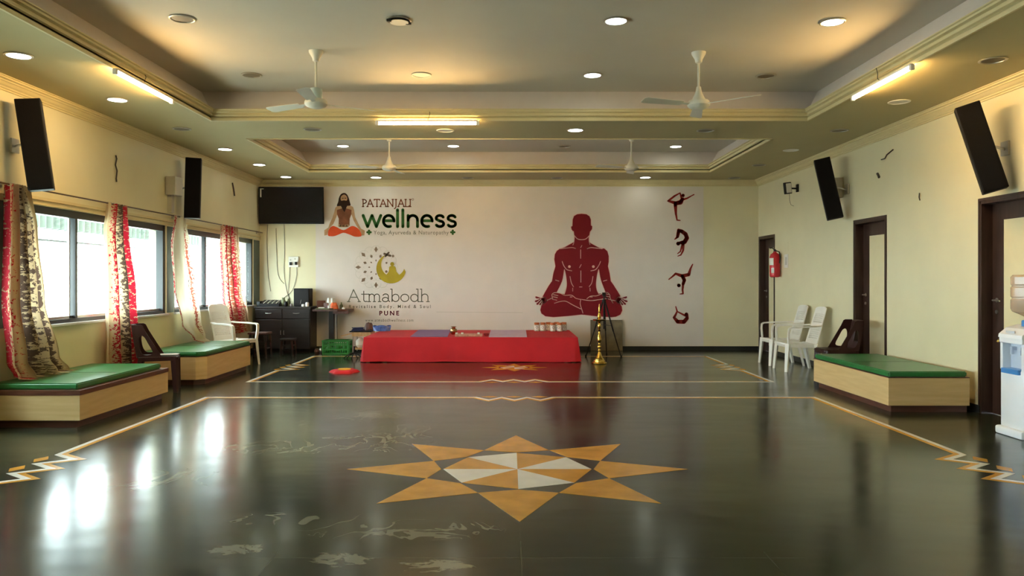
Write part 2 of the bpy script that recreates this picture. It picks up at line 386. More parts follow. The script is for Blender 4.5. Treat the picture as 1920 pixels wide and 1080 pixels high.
def offset_line(pts, d):
    out = []
    for i, p in enumerate(pts):
        a = pts[i-1]; c = pts[(i+1) % len(pts)]
        d1 = Vector((p[0]-a[0], p[1]-a[1])).normalized(); d2 = Vector((c[0]-p[0], c[1]-p[1])).normalized()
        n1 = Vector((-d1.y, d1.x)); n2 = Vector((-d2.y, d2.x)); m_ = (n1+n2).normalized(); k = d/max(.45, m_.dot(n1))
        out.append((p[0]+m_.x*k, p[1]+m_.y*k))
    return out
def border(x0, x1, y0, y1, parent, ym):
    """rectangle with a three-tooth zigzag pointing inwards at the middle of each side, counter-clockwise"""
    amp, pit = .20, .30
    def side(a, b, mid):
        a, b, mid = Vector(a), Vector(b), Vector(mid); d = (b-a).normalized(); n = Vector((-d.y, d.x)); out = [tuple(a)]
        out.append(tuple(mid-d*pit*1.5))
        for k in (-1, 0, 1):
            out.append(tuple(mid+d*pit*k+n*amp)); out.append(tuple(mid+d*pit*(k+.5)))
        for k in (-1, 0, 1):
            c_ = mid+d*pit*k-n*.015; diam.append([tuple(c_-d*.10), tuple(c_+n*.055), tuple(c_+d*.10), tuple(c_-n*.055)])
        return out
    diam = []; mx = .06
    loop = side((x0, y0), (x1, y0), (mx, y0))+side((x1, y0), (x1, y1), (x1, ym))+side((x1, y1), (x0, y1), (mx, y1))+side((x0, y1), (x0, y0), (x0, ym))
    def band(d0, d1, m_, name):
        A, B = offset_line(loop, d0), offset_line(loop, d1); b = MB(); k = len(A)
        for i in range(k):
            j = (i+1) % k
            b.prism([A[i], A[j], B[j], B[i]], 'z', 0, .0015)
        b.build(name, m_, parent)
    band(0, .045, M['inlw'], 'white_border_inlay'); band(.045, .085, M['inlo'], 'ochre_border_inlay')
    b = MB()
    for q in diam: b.prism(q, 'z', 0, .0015)
    b.build('diamond_inlay', M['inlo'], parent)
border(-3.64, 3.66, 2.25, 9.38, fl, 5.82); border(-3.62, 3.64, 10.75, 14.42, fl, 12.58)

# outside
struct(MB().box(-40, XL-.25, -30, 50, -.3, -.12).build('ground', M['ground']))

WZ0, WZ1 = .915, 2.19
WIN = [(.15, 3.72), (3.98, 7.52), (7.76, 11.36), (11.62, 15.22)]
def yruns(lo, hi, holes):
    out = []; c = lo
    for a, b in holes: out.append((c, a)); c = b
    out.append((c, hi)); return out
wl = MB(); wl.box(XL-.25, XL, YR-.25, YB+.25, -.12, WZ0); wl.box(XL-.25, XL, YR-.25, YB+.25, WZ1, ZC+.1)
for a, b in yruns(YR-.25, YB+.25, WIN): wl.box(XL-.25, XL, a, b, WZ0, WZ1)
wlo = struct(wl.build('wall_left', M['wall']))
# teal panels on the piers between windows and in the far corner
b = MB()
for (a, c_) in ((3.74, 3.96), (7.54, 7.74), (11.38, 11.60), (15.24, 15.58)): b.box(XL-.02, XL+.006, a, c_, WZ0+.01, WZ1-.01)
b.build('pier_panel', M['teal'], wlo)
DOORS = [(7.30, 8.24), (10.32, 11.24), (14.66, 15.52)]
DH = 2.225
wr = MB(); wr.box(XR, XR+.25, YR-.25, YB+.25, DH, ZC+.1)
for a, c_ in yruns(YR-.25, YB+.25, DOORS): wr.box(XR, XR+.25, a, c_, -.12, DH)
struct(wr.build('wall_right', M['wall']))
struct(MB().box(XL-.25, XR+.25, YB, YB+.25, -.12, ZC+.1).build('wall_back', M['wall']))
wf = MB().box(XL-.25, XR+.25, YR-.25, YR, -.12, ZC+.1)
struct(wf.build('wall_front', M['wall']))

# ceiling with two trays
T1 = (-3.70, 3.70, 2.0, 9.72); T2 = (-3.68, 3.68, 11.0, 14.37)
cb = MB(); z0, z1 = ZC, ZC+.1
for (x0, x1, y0, y1) in ((XL-.25, XR+.25, YR-.25, T1[2]), (XL-.25, XR+.25, T1[3], T2[2]), (XL-.25, XR+.25, T2[3], YB+.25),
                         (XL-.25, T1[0], T1[2], T1[3]), (T1[1], XR+.25, T1[2], T1[3]), (XL-.25, T2[0], T2[2], T2[3]), (T2[1], XR+.25, T2[2], T2[3])):
    cb.box(x0, x1, y0, y1, z0, z1)
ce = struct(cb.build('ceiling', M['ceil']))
for k, T in enumerate((T1, T2)):
    MB().ringsweep(*T, [(-.05, ZC+.115), (0.0, ZC+.115), (.20, ZT+.01)]).build('tray_cove', M['cove'], ce)
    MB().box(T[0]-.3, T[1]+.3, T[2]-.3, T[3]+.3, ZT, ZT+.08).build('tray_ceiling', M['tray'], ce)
    p = [(.012, ZC+.001), (.012, ZC-.012), (-.010, ZC-.012), (-.010, ZC+.02), (.0, ZC+.03), (.0, ZC+.045), (-.022, ZC+.052), (-.022, ZC+.066), (-.014, ZC+.072), (-.014, ZC+.086), (-.045, ZC+.094), (-.045, ZC+.112), (-.06, ZC+.118), (-.06, ZC+.128), (0, ZC+.128)]
    struct(MB().ringsweep(*T, p).build('trim_%d' % (k+1), M['mould']))
p = [(0, 3.262), (-.016, 3.262), (-.016, 3.278), (-.028, 3.284), (-.028, 3.296), (-.045, 3.310), (-.060, 3.332), (-.072, 3.338), (-.072, 3.350), (-.094, 3.356), (-.094, 3.372), (-.108, 3.374), (-.108, 3.383)]
struct(MB().ringsweep(XL, XR, YR, YB, p).build('trim_3', M['mould']))
# ledge over the windows
struct(MB().box(XL, XL+.03, YR, YB, 2.245, 2.275).box(XL, XL+.018, YR, YB, 2.195, 2.215).build('trim_4', M['mould']))

bb = MB()
for a, c_ in yruns(YR, YB, [(d0-.0, d1+.0) for d0, d1 in DOORS]): bb.box(XR-.014, XR, a, c_, 0, .082)
struct(bb.build('baseboard_right', M['skirt']))
struct(MB().box(XL, XR, YB-.014, YB, 0, .082).build('baseboard_back', M['skirt']))
struct(MB().box(XL, XL+.014, YR, YB, 0, .082).build('baseboard_left', M['skirt']))

# windows on the left wall
for k, (a, c_) in enumerate(WIN):
    X0, X1 = XL-.12, XL-.02; f = MB(); t = .07
    f.box(X0, X1, a, c_, WZ1-.085, WZ1).box(X0, X1, a, c_, WZ0, WZ0+.045).box(X0, X1, a, a+t, WZ0, WZ1).box(X0, X1, c_-t, c_, WZ0, WZ1)
    m1, m2 = a+(c_-a)*.365, a+(c_-a)*.69
    f.box(X0+.02, X1-.02, m1-.022, m1+.022, WZ0, WZ1).box(X0+.02, X1-.02, m2-.022, m2+.022, WZ0, WZ1)
    wo = struct(f.build('window_%d' % (k+1), M['frame']))
    s_ = MB()
    for (p0, p1) in ((a+t, m1), (m1, m2), (m2, c_-t)):
        s_.box(X0+.03, X0+.05, p0, p1, WZ0+.045, WZ0+.075)
    s_.box(X0+.03, X0+.05, m1-.10, m1-.075, WZ0+.04, WZ1-.08)
    s_.build('sash', M['chrome'], wo)
    for (p0, p1) in ((a+t, m1-.02), (m1+.02, m2-.02), (m2+.02, c_-t)):
        MB().box(X0+.036, X0+.042, p0, p1, WZ0+.04, WZ1-.08).build('pane', M['glass'], wo)
    MB().box(XL-.02, XL+.035, a-.02, c_+.02, WZ0-.022, WZ0+.002).build('window_sill', M['sill'], wo)
# doors in the right wall, recessed in dark frames
for k, (a, c_) in enumerate(DOORS):
    f = MB(); e = .008
    f.box(XR-e, XR+.16, c_-.022, c_, 0, DH).box(XR-e, XR+.16, a, a+.022, 0, DH).box(XR-e, XR+.16, a, c_, DH-.03, DH)
    f.box(XR-.012, XR+.0, c_, c_+.03, 0, DH+.03).box(XR-.012, XR, a-.03, a, 0, DH+.03).box(XR-.012, XR, a, c_, DH, DH+.03)
    d = struct(f.build('door_%d' % (k+1), M['doorb']))
    L = MB(); x0, x1 = XR+.11, XR+.15
    L.box(x0, x1, c_-.20, c_-.022, .005, DH-.03).box(x0, x1, a+.022, a+.16, .005, DH-.03).box(x0, x1, a+.16, c_-.20, 2.02, DH-.03).box(x0, x1, a+.16, c_-.20, .005, .12)
    lf = L.build('door_leaf', M['doorb'], d)
    MB().box(x0+.006, x1-.006, a+.15, c_-.19, .11, 2.03).build('door_panel', M['doorp'], lf)
    hy = c_-.10
    h = MB().tube([(x0, hy, 1.19), (x0-.05, hy, 1.19), (x0-.055, hy-.02, 1.19), (x0-.05, hy-.12, 1.185)], .009, 8)
    h.lathe([(.024, -.006), (.024, .0)], (x0, hy, 1.19), 16, 'x').lathe([(.02, -.012), (.02, .0)], (x0, hy, 1.07), 16, 'x')
    h.build('door_handle', M['chrome'], lf, True)

# corrugated awning edge outside the left windows
aw = thing('awning', 'corrugated translucent awning edge hanging outside above the left windows', 'awning', (XL-1.35, 8, 0))
def corr(u, v):
    y = -9+18*u; z = 2.10+.95*v+.012*(1-v)*sin(y*2*pi/.16)
    return (.06*sin(y*2*pi/.16), y, z)
MB().grid(corr, 1400, 1).build('corrugated_sheet', M['corr'], aw)
MB().box(-.03, .03, -9, 9, 1.93, 1.955).build('rail', M['frame'], aw)
b = MB()
for y in (-7.5, -5, -2.5, 0, 2.5, 5, 7.5): b.box(-.03, .02, y-.02, y+.02, -.12, 3.05)
b.build('support_frame', M['greyc'], aw)

# ------------------------------------------------------------------ ceiling lights
def ceil_pt(px, py, h): Y = h*FPX/(525-py); return ((px-955)/FPX*Y, Y)
def downlight(px, py, tray, on, label, look='plain'):
    h = (ZT if tray else ZC)-CAMZ; x, y = ceil_pt(px, py, h)
    t = thing('downlight', label, 'ceiling light', (x, y, ZT if tray else ZC), 0, 'round ceiling downlights')
    MB().lathe([(.105, -.001), (.118, -.004), (.118, -.010), (.106, -.014), (.096, -.010), (.094, -.001)], (0, 0, 0), 32).build('bezel', M['ring'] if look != 'white' else M['fanw'], t, True)
    if look == 'broken':
        MB().lathe([(.085, -.020), (.085, -.024)], (.006, .01, 0), 28).build('diffuser', M['fanw'], t)
        MB().box(-.10, -.06, -.06, -.03, -.03, -.008).box(.06, .11, .04, .07, -.024, -.004).build('clip', M['dark'], t)
    elif on: MB().lathe([(.094, -.012), (.06, -.017), (.001, -.019)], (0, 0, 0), 32).build('diffuser', M['lampon'], t, True)
    else: MB().lathe([(.094, -.006), (.001, -.008)], (0, 0, 0), 32).build('diffuser', M['fanw'] if look == 'white' else M['lampoff'], t)
for a in [
    (342, 34, 1, 0, 'unlit round downlight in the front tray, nearest the left tray edge'),
    (747, 37, 1, 0, 'broken round downlight with dark clips hanging out, middle of the front tray', 'broken'),
    (1155, 38, 1, 1, 'lit round downlight in the front tray row nearest the viewer, right of the broken one'),
    (1561, 40, 1, 1, 'lit round downlight in the front tray nearest the right tray edge'),
    (472, 140, 1, 0, 'unlit round downlight in the front tray, just left of the left ceiling fan'),
    (790, 140, 1, 0, 'white blank round downlight in the front tray behind the broken one', 'white'),
    (1111, 140, 1, 1, 'lit round downlight in the front tray, left of the right ceiling fan'),
    (1436, 142, 1, 0, 'unlit round downlight in the front tray, right of the right ceiling fan'),
    (35, 103, 0, 1, 'lit round downlight at far left above the near left column speaker'),
    (220, 186, 0, 1, 'lit round downlight below the left tube light near the window wall'),
    (341, 241, 0, 0, 'unlit round downlight on the left ceiling strip between lit ones'),
    (422, 279, 0, 1, 'lit round downlight on the left strip, third lit one from the viewer'),
    (486, 308, 0, 1, 'lit round downlight on the left strip just nearer than the screen corner light'),
    (536, 331, 0, 1, 'lit round downlight directly above the wall television'),
    (586, 242, 0, 0, 'unlit round downlight on the cross beam behind the left fan'),
    (835, 244, 0, 0, 'white unlit round downlight on the beam just right below the centre tube light', 'white'),
    (1079, 243, 0, 1, 'lit round downlight on the cross beam between the two trays'),
    (1323, 244, 0, 0, 'unlit round downlight on the cross beam below the right fan'),
    (1862, 112, 0, 0, 'dark unlit round downlight at far right above the near right speaker'),
    (1686, 190, 0, 0, 'white unlit round downlight beside the right tube light', 'white'),
    (1574, 244, 0, 0, 'unlit round downlight on the right strip beyond the tube light'),
    (1483, 281, 0, 0, 'white unlit round downlight on the right strip above the white box speaker', 'white'),
    (1423, 309, 0, 0, 'unlit round downlight on the right strip above the small flood light'),
    (1377, 333, 0, 0, 'unlit round downlight in the far right ceiling corner'),
    (705, 332, 0, 1, 'lit round downlight over the printed bearded man on the back wall'),
    (877, 333, 0, 0, 'unlit round downlight by the back wall, left of the mural centre'),
    (1044, 333, 0, 0, 'unlit round downlight by the back wall, over the maroon seated figure'),
    (1210, 332, 0, 1, 'lit round downlight by the back wall, over the small yoga figures'),
    (643, 273, 1, 1, 'lit round downlight in the rear tray, leftmost, beside the rear left fan'),
    (850, 273, 1, 1, 'lit round downlight in the middle of the rear tray'),
    (1058, 274, 1, 0, 'unlit round downlight in the rear tray between two lit ones'),
    (1267, 274, 1, 1, 'lit round downlight in the rear tray, rightmost, beside the rear right fan')]:
    downlight(*a)

def tube_light(a, b_, label):
    a, b_ = Vector(a), Vector(b_); mid = (a+b_)/2; d = b_-a; ang = math.atan2(d.y, d.x); L = d.length/2
    t = thing('tube_light', label, 'tube light', mid, ang, 'tube lights on the tray mouldings')
    MB().tube([(-L, 0, 0), (L, 0, 0)], .015, 12).build('tube', M['tube'], t, True)
    MB().box(-L-.02, -L+.02, -.018, .018, -.02, .03, bev=.004).box(L-.02, L+.02, -.018, .018, -.02, .03, bev=.004).build('end_holder', M['whitep'], t)
    MB().box(-L, L, -.018, .018, .022, .040).build('batten', M['whitep'], t)
    MB().tube([(0, 0, .04), (.01, .02, .06), (.03, .01, .12), (.02, .03, .17)], .004, 6).build('wire', M['cord'], t)
tube_light((-3.66, 7.28, ZC-.055), (-3.66, 8.50, ZC-.055), 'glowing warm tube light on the left moulding of the front tray')
tube_light((3.66, 7.13, ZC-.055), (3.66, 8.35, ZC-.055), 'glowing warm tube light on the right moulding of the front tray')
tube_light((-1.63, 9.66, ZC-.055), (-.39, 9.66, ZC-.055), 'glowing warm tube light on the beam between the two trays')
tube_light((-1.55, 11.12, ZC+.18), (-.33, 11.12, ZC+.18), 'tube light inside the rear tray behind the cross beam')

# ------------------------------------------------------------------ ceiling fans
def fan(x, y, rot, label, boxy=False):
    t = thing('ceiling_fan', label, 'ceiling fan', (x, y, ZT), 0, 'ceiling fans in the trays')
    MB().lathe([(.075, 0), (.072, -.02), (.040, -.075), (.034, -.105), (.020, -.115)], seg=24).build('canopy', M['fanw'], t, True)
    MB().lathe([(.012, -.10), (.012, -.42)], seg=12).build('down_rod', M['fanw'], t, True)
    if boxy: MB().lathe([(.02, -.38), (.062, -.392), (.066, -.41), (.066, -.50), (.058, -.52)], seg=24).build('lower_canopy', mat('pale_blue_enamel', (.50, .60, .58), .4), t, True)
    else: MB().lathe([(.022, -.36), (.034, -.42), (.052, -.46), (.072, -.50)], seg=24).build('lower_canopy', M['fanw'], t, True)
    MB().lathe([(.04, -.495), (.10, -.505), (.118, -.53), (.118, -.555), (.10, -.575), (.06, -.592), (.001, -.597)], seg=32).build('motor', M['fanw'], t, True)
    for k in range(3):
        a = rot+k*2*pi/3; b = MB()
        mt = Matrix.Rotation(a, 4, 'Z') @ Matrix.Translation((0, 0, -.545)) @ Matrix.Rotation(R(11), 4, 'X')
        out = [(.20, -.055), (.62, -.075), (.655, -.055), (.66, .035), (.63, .062), (.20, .05)]
        b.prism(out, 'z', -.002, .002); b.box(.09, .25, -.02, .02, -.004, .004)
        bmesh.ops.transform(b.b, matrix=mt, verts=b.b.verts)
        b.build('blade', M['fanw'], t)
fan(-2.01, 8.15, R(33), 'ivory ceiling fan with pale blue cover in the front tray, at left', True)
fan(1.98, 8.20, R(80), 'ivory ceiling fan in the front tray, at right')
fan(-1.97, 12.85, R(80), 'ivory ceiling fan in the rear tray, at left')
fan(2.0, 12.85, R(84), 'ivory ceiling fan in the rear tray, at right')
# ------------------------------------------------------------------ printed mural on the back wall
YM = YB-.004
mur = thing('wall_mural', 'wide pale printed mural with lettering and yoga figures covering the back wall', 'mural', (0, YM, 0))
MB().box(wx(592, YB), wx(1319, YB), 0, .003, .085, 3.258).build('banner_sheet', M['banner'], mur)
def lay(k): return -.001-.0012*k                         # printed layers, millimetres apart
class Flat:
    """flat print on the wall, drawn in picture-like units with origin (ox,oy) and scale s"""
    def __init__(s, ox, oy, sc, k): s.o = (ox, oy, sc); s.y = lay(k); s.m = MB()
    def P(s, p): return (wx(s.o[0]+p[0]/s.o[2], YB), s.y, wz(s.o[1]+p[1]/s.o[2], YB))
    def poly(s, pts): s.m.poly([s.P(p) for p in pts]); return s
    def dot(s, c, r, ry=None):
        ry = ry or r; return s.poly([(c[0]+r*cos(2*pi*k/20), c[1]+ry*sin(2*pi*k/20)) for k in range(20)])
    def line(s, pts, r, cap=True):
        rr = r if isinstance(r, (list, tuple)) else [r]*len(pts)
        for i in range(len(pts)-1):
            (x0, y0), (x1, y1) = pts[i], pts[i+1]; d = math.hypot(x1-x0, y1-y0)
            if d < 1e-6: continue
            nx, ny = -(y1-y0)/d, (x1-x0)/d
            s.poly([(x0+nx*rr[i], y0+ny*rr[i]), (x1+nx*rr[i+1], y1+ny*rr[i+1]), (x1-nx*rr[i+1], y1-ny*rr[i+1]), (x0-nx*rr[i], y0-ny*rr[i])])
        for i, (p, q) in enumerate(zip(pts, rr)):
            if cap or 0 < i < len(pts)-1: s.dot(p, q)
        return s
    def build(s, name, m, parent): return s.m.build(name, m, parent, flip=False)
def smooth_pts(pts, n=4, closed=False):
    out = []; N = len(pts); rng = range(N if closed else N-1)
    for i in rng:
        g = lambda k: pts[k % N] if closed else pts[min(max(k, 0), N-1)]
        p0, p1, p2, p3 = g(i-1), g(i), g(i+1), g(i+2)
        for j in range(n):
            t = j/n; f = lambda a, b, c, d: .5*((2*b)+(-a+c)*t+(2*a-5*b+4*c-d)*t*t+(-a+3*b-3*c+d)*t**3)
            out.append((f(p0[0], p1[0], p2[0], p3[0]), f(p0[1], p1[1], p2[1], p3[1])))
    if not closed: out.append(pts[-1])
    return out
def mirror(pts, c=516): return [(2*c-x, y) for x, y in pts]

# big maroon seated figure
O = (980, 380, 4.695)
half_r = [(518, 98), (560, 102), (588, 120), (600, 150), (600, 200), (612, 208), (610, 232), (598, 250), (592, 254), (586, 285), (583, 345), (600, 358), (640, 380), (675, 397), (720, 405), (745, 428), (757, 470), (757, 520), (750, 560), (765, 620), (775, 690), (800, 725), (835, 780), (860, 822), (845, 838), (822, 852), (850, 880), (872, 915), (876, 950), (860, 985), (820, 1004), (780, 1008), (650, 1000), (520, 985)]
half_l = [(400, 998), (270, 1008), (200, 1000), (165, 975), (155, 945), (165, 905), (195, 880), (208, 855), (190, 840), (175, 828), (195, 790), (230, 730), (258, 690), (270, 620), (288, 560), (278, 500), (283, 455), (300, 425), (325, 407), (370, 393), (400, 375), (445, 350), (455, 345), (455, 290), (450, 252), (440, 248), (430, 235), (426, 212), (438, 205), (440, 150), (452, 118), (480, 102)]
outl = half_r+half_l
fig = Flat(*O, 2).poly(outl)
for sgn in (0, 1):
    f_ = (lambda q: mirror(q, 515)) if sgn else (lambda q: q)
    for tipp in ((118, 832), (114, 868), (128, 892), (152, 895), (178, 890)):
        fig.line(f_([(182, 855), tipp]), [12, 7])
    fig.dot(f_([(185, 858)])[0], 22)
fo = fig.build('seated_figure', M['mred'], mur)
g = Flat(*O, 1).line(outl+[outl[0]], 5)
for f_ in ((lambda q: q), (lambda q: mirror(q, 515))):
    for tipp in ((118, 832), (114, 868), (128, 892), (152, 895), (178, 890)): g.line(f_([(182, 855), tipp]), [16, 10])
g.build('pale_outline', M['mpink'], fo)
gaps = [[(367, 590), (380, 650), (386, 720), (378, 770), (366, 804), (340, 800), (303, 788), (325, 745), (350, 690), (362, 640)],
        [(668, 590), (655, 650), (648, 720), (655, 770), (670, 800), (700, 798), (726, 788), (705, 740), (685, 680), (673, 630)]]
gp = Flat(*O, 3)
for q in gaps: gp.poly(q)
gp.build('arm_gap', M['banner'], fo)
ln = Flat(*O, 4)
L2 = [[(455, 290), (488, 322), (550, 322), (586, 290)], [(330, 405), (400, 398), (440, 396), (465, 403)], [(568, 405), (600, 396), (650, 400), (700, 405)], [(455, 300), (452, 345), (442, 372)], [(583, 300), (585, 345), (592, 368)],
      [(510, 415), (510, 490)], [(512, 600), (512, 700)], [(520, 378), (511, 395)], [(515, 545), (500, 572)], [(500, 742), (522, 742)],
      [(348, 518), (362, 555), (390, 590), (432, 600)], [(685, 518), (668, 555), (640, 590), (600, 600)], [(416, 650), (428, 705), (447, 740)], [(618, 650), (608, 705), (585, 740)], [(440, 752), (440, 778)], [(592, 752), (594, 778)],
      [(290, 682), (318, 690)], [(710, 690), (740, 682)], [(265, 850), (258, 808), (285, 792), (330, 797), (370, 815), (430, 815), (465, 840), (500, 850), (512, 850)], [(512, 850), (506, 890), (520, 940), (530, 972)],
      [(280, 885), (330, 870), (380, 868), (440, 900), (510, 935)], [(215, 860), (262, 838)], [(520, 852), (600, 862), (680, 852), (740, 845), (775, 855), (820, 865)], [(565, 845), (600, 822), (650, 820), (700, 800), (740, 790), (765, 810), (770, 840), (795, 885)],
      [(270, 810), (310, 818)], [(268, 828), (305, 836)], [(262, 850), (300, 858)], [(728, 802), (762, 810)], [(725, 822), (765, 830)], [(418, 830), (435, 830)], [(595, 830), (612, 830)],
      [(367, 590), (380, 650), (386, 720), (378, 770), (366, 804)], [(668, 590), (655, 650), (648, 720), (655, 770), (670, 800)], [(367, 590), (350, 690), (303, 788)], [(668, 590), (685, 680), (726, 788)]]
for f_ in ((lambda q: q), (lambda q: mirror(q, 515))):
    for a_, b_ in (((160, 840), (118, 848)), ((160, 850), (122, 880)), ((168, 862), (142, 893)), ((178, 868), (166, 893))): L2.append(f_([a_, b_]))
    L2.append(f_([(175+33*cos(t), 858+28*sin(t)) for t in [x*.5-1.6 for x in range(8)]]))
for q in L2: ln.line(smooth_pts(q), 3.2)
ln.dot((411, 563), 12).dot((622, 563), 12)
ln.build('pale_line_work', M['mpink'], fo)

# four small yoga silhouettes
O = (1220, 340, 3.857)
YOG = [[([(212, 283), (190, 280), (182, 235), (178, 170)], [4, 5, 8, 13]), ([(178, 160), (215, 152), (230, 128)], [14, 17, 12]), ([(233, 103), (234, 102)], [12, 12]), ([(235, 132), (265, 122), (295, 105), (312, 96)], [7, 6, 4, 4]), ([(182, 158), (126, 142)], [13, 7]), ([(126, 142), (170, 108), (212, 84)], [7, 7, 4]), ([(224, 132), (213, 88)], [6, 5])],
       [([(174, 419), (190, 405), (200, 352), (225, 362), (252, 382), (262, 410), (245, 438), (228, 446)], [4, 8, 10, 14, 15, 15, 16, 14]), ([(198, 450), (199, 451)], [14, 14]), ([(205, 446), (230, 440)], [9, 12]), ([(236, 455), (234, 500), (218, 532), (196, 541)], [9, 7, 5, 3]), ([(226, 465), (214, 508), (194, 523)], [7, 5, 3]), ([(205, 358), (196, 402)], [11, 8])],
       [([(131, 709), (155, 690), (180, 668), (228, 685)], [4, 6, 8, 13]), ([(228, 685), (275, 674), (288, 630), (303, 600)], [13, 12, 7, 4]), ([(232, 690), (243, 715), (234, 742)], [14, 13, 11]), ([(203, 753), (204, 753)], [13, 13]), ([(234, 742), (230, 785), (233, 812), (211, 815)], [9, 7, 6, 3])],
       [([(181, 906), (191, 940), (180, 965), (168, 985)], [4, 6, 8, 9]), ([(168, 985), (195, 1015), (240, 1016), (262, 990), (264, 965)], [9, 14, 15, 13, 8]), ([(257, 962), (258, 961)], [13, 13]), ([(250, 972), (197, 944)], [7, 5])]]
for q in YOG:
    f = Flat(*O, 2)
    for pts, rr in q: f.line(pts, rr)
    f.build('yoga_figure', M['mred2'], mur)

# bearded man in the upper logo (printed picture)
O = (600, 350, 10.8)
bm_ = Flat(*O, 2).poly([(400, 380), (350, 390), (310, 430), (290, 520), (250, 640), (200, 740), (170, 830), (90, 880), (90, 990), (150, 980), (180, 850), (270, 760), (330, 620), (350, 570), (380, 650), (375, 790), (600, 790), (605, 650), (640, 560), (680, 680), (740, 790), (790, 860), (840, 990), (900, 985), (910, 890), (830, 850), (770, 740), (710, 610), (690, 470), (670, 410), (620, 385), (560, 380)]).build('printed_man', M['skin'], mur)
Flat(*O, 3).poly([(345, 470), (450, 440), (530, 440), (640, 470), (635, 560), (600, 640), (600, 790), (380, 790), (385, 650), (345, 560)]).build('torso', M['skin2'], bm_)
Flat(*O, 4).poly(smooth_pts([(165, 985), (180, 870), (250, 800), (330, 815), (480, 880), (640, 800), (740, 825), (800, 880), (840, 970), (820, 1010), (700, 1010), (600, 970), (480, 935), (380, 970), (300, 1000), (220, 1005)], 4, True)).build('trousers', M['pants'], bm_)
Flat(*O, 5).line([(400, 790), (480, 800), (560, 790)], [30, 22, 30]).build('feet', M['skin'], bm_)
Flat(*O, 5).poly(smooth_pts([(490, 128), (545, 155), (580, 220), (610, 320), (620, 378), (560, 388), (430, 392), (345, 390), (370, 310), (385, 230), (425, 155)], 4, True)).build('hair', M['hair'], bm_)
Flat(*O, 6).poly(smooth_pts([(430, 200), (490, 160), (545, 200), (552, 270), (490, 310), (426, 275)], 4, True)).build('face', M['skin'], bm_)
Flat(*O, 7).poly([(412, 290), (450, 285), (490, 278), (530, 285), (562, 290), (560, 370), (535, 430), (500, 520), (460, 460), (430, 400)]).line([(450, 235), (478, 235)], 6).line([(503, 235), (530, 235)], 6).build('beard', M['hair'], bm_)

# ---- lettering: stroke letters with y down, x-height 1..: unit box cap height 10
def arc(cx, cy, rx, ry, a0, a1, n=12): return [(cx+rx*cos(R(a0+(a1-a0)*k/n)), cy+ry*sin(R(a0+(a1-a0)*k/n))) for k in range(n+1)]
SER = {  # thin book-face letters, baseline y=0, caps y=-10, x-height -6.4: (strokes, advance)
 'A': ([[(0.6, 0), (4.3, -10), (8.6, 0)], [(2.2, -3.6), (7, -3.6)], [(-.2, 0), (1.6, 0)], [(7.6, 0), (9.4, 0)]], 9.8),
 't': ([[(2, -8.6), (2, -1.4), (2.4, -.4), (3.4, 0), (4.4, -.3)], [(.4, -6.2), (4.4, -6.2)]], 5),
 'm': ([[(1, 0), (1, -6.2), (0, -6.2)], arc(2.9, -4, 1.9, 2.3, 180, 360)+[(4.8, 0)], arc(6.7, -4, 1.9, 2.3, 180, 360)+[(8.6, 0)], [(0, 0), (2, 0)], [(4, 0), (5.7, 0)], [(7.7, 0), (9.6, 0)]], 10.2),
 'a': ([arc(2.9, -4.6, 2, 1.8, 200, 360)+[(4.9, -.8), (5.9, 0)], arc(2.7, -1.7, 2.2, 1.8, 0, 360)], 6.6),
 'b': ([[(0, -10.4), (1, -10.4), (1, 0)], arc(3.6, -3.1, 2.6, 3.1, 0, 360)], 7.2),
 'o': ([arc(3.2, -3.1, 3.0, 3.1, 0, 360)], 7.1),
 'd': ([[(4.6, -10.4), (5.8, -10.4), (5.8, 0), (6.8, 0)], arc(3.1, -3.1, 2.7, 3.1, 0, 360)], 7.5),
 'h': ([[(0, -10.4), (1, -10.4), (1, 0)], arc(3.3, -3.9, 2.3, 2.4, 180, 360)+[(5.6, 0)], [(0, 0), (2, 0)], [(4.6, 0), (6.6, 0)]], 7),
 'P': ([[(1, 0), (1, -10)], arc(1.6, -7.2, 4, 2.8, -90, 90), [(0, -10), (1.8, -10)], [(0, 0), (2, 0)], [(1, -4.4), (1.8, -4.4)]], 6.4),
 'T': ([[(4, 0), (4, -10)], [(.2, -9), (.2, -10), (7.8, -10), (7.8, -9)], [(3, 0), (5, 0)]], 8.2),
 'N': ([[(1, 0), (1, -10), (8, 0), (8, -10)], [(0, 0), (2, 0)], [(7, -10), (9, -10)], [(0, -10), (1, -10)]], 9.8),
 'J': ([[(2.6, -10), (2.6, 0), (2.0, 1.9), (.4, 2.8)], [(1.5, -10), (3.6, -10)]], 5.2),
 'L': ([[(1, -10), (1, 0), (5.6, 0), (5.9, -1.4)], [(0, -10), (2, -10)], [(0, 0), (1, 0)]], 6.4),
 'I': ([[(1, -10), (1, 0)], [(0, -10), (2, -10)], [(0, 0), (2, 0)]], 3),
}
SAN = {  # round-ended sans: x-height 8
 'w': ([[(0, -8), (3.0, 0), (6, -8), (9.0, 0), (12, -8)]], 13.4),
 'e': ([[(.6, -4.2), (7.6, -4.2)]+arc(4, -4, 3.6, 4, 0, -290, 18)], 9.4),
 'l': ([[(0.6, -12), (.6, 0)]], 3.6),
 'n': ([[(.6, 0), (.6, -8)], arc(3.8, -4.6, 3.2, 3.4, 180, 360)+[(7, 0)]], 9.4),
 's': ([arc(3.4, -6, 2.5, 2, -25, -200, 10)+[(3.4, -4.0)]+arc(3.4, -2, 2.6, 2, -60, 155, 10)], 8.1)}
def write(word, font, x0, x1, base, hpx, unit, r, name, m, k=2):
    tot = sum(font[c_][1] for c_ in word); sy = hpx/unit; sx = (x1-x0)/tot
    f = Flat(0, 0, 1, k); x = x0
    for c_ in word:
        for st in font[c_][0]: f.line([(x+p[0]*sx, base+p[1]*sy) for p in st], r)
        x += font[c_][1]*sx
    return f.build(name, m, mur)
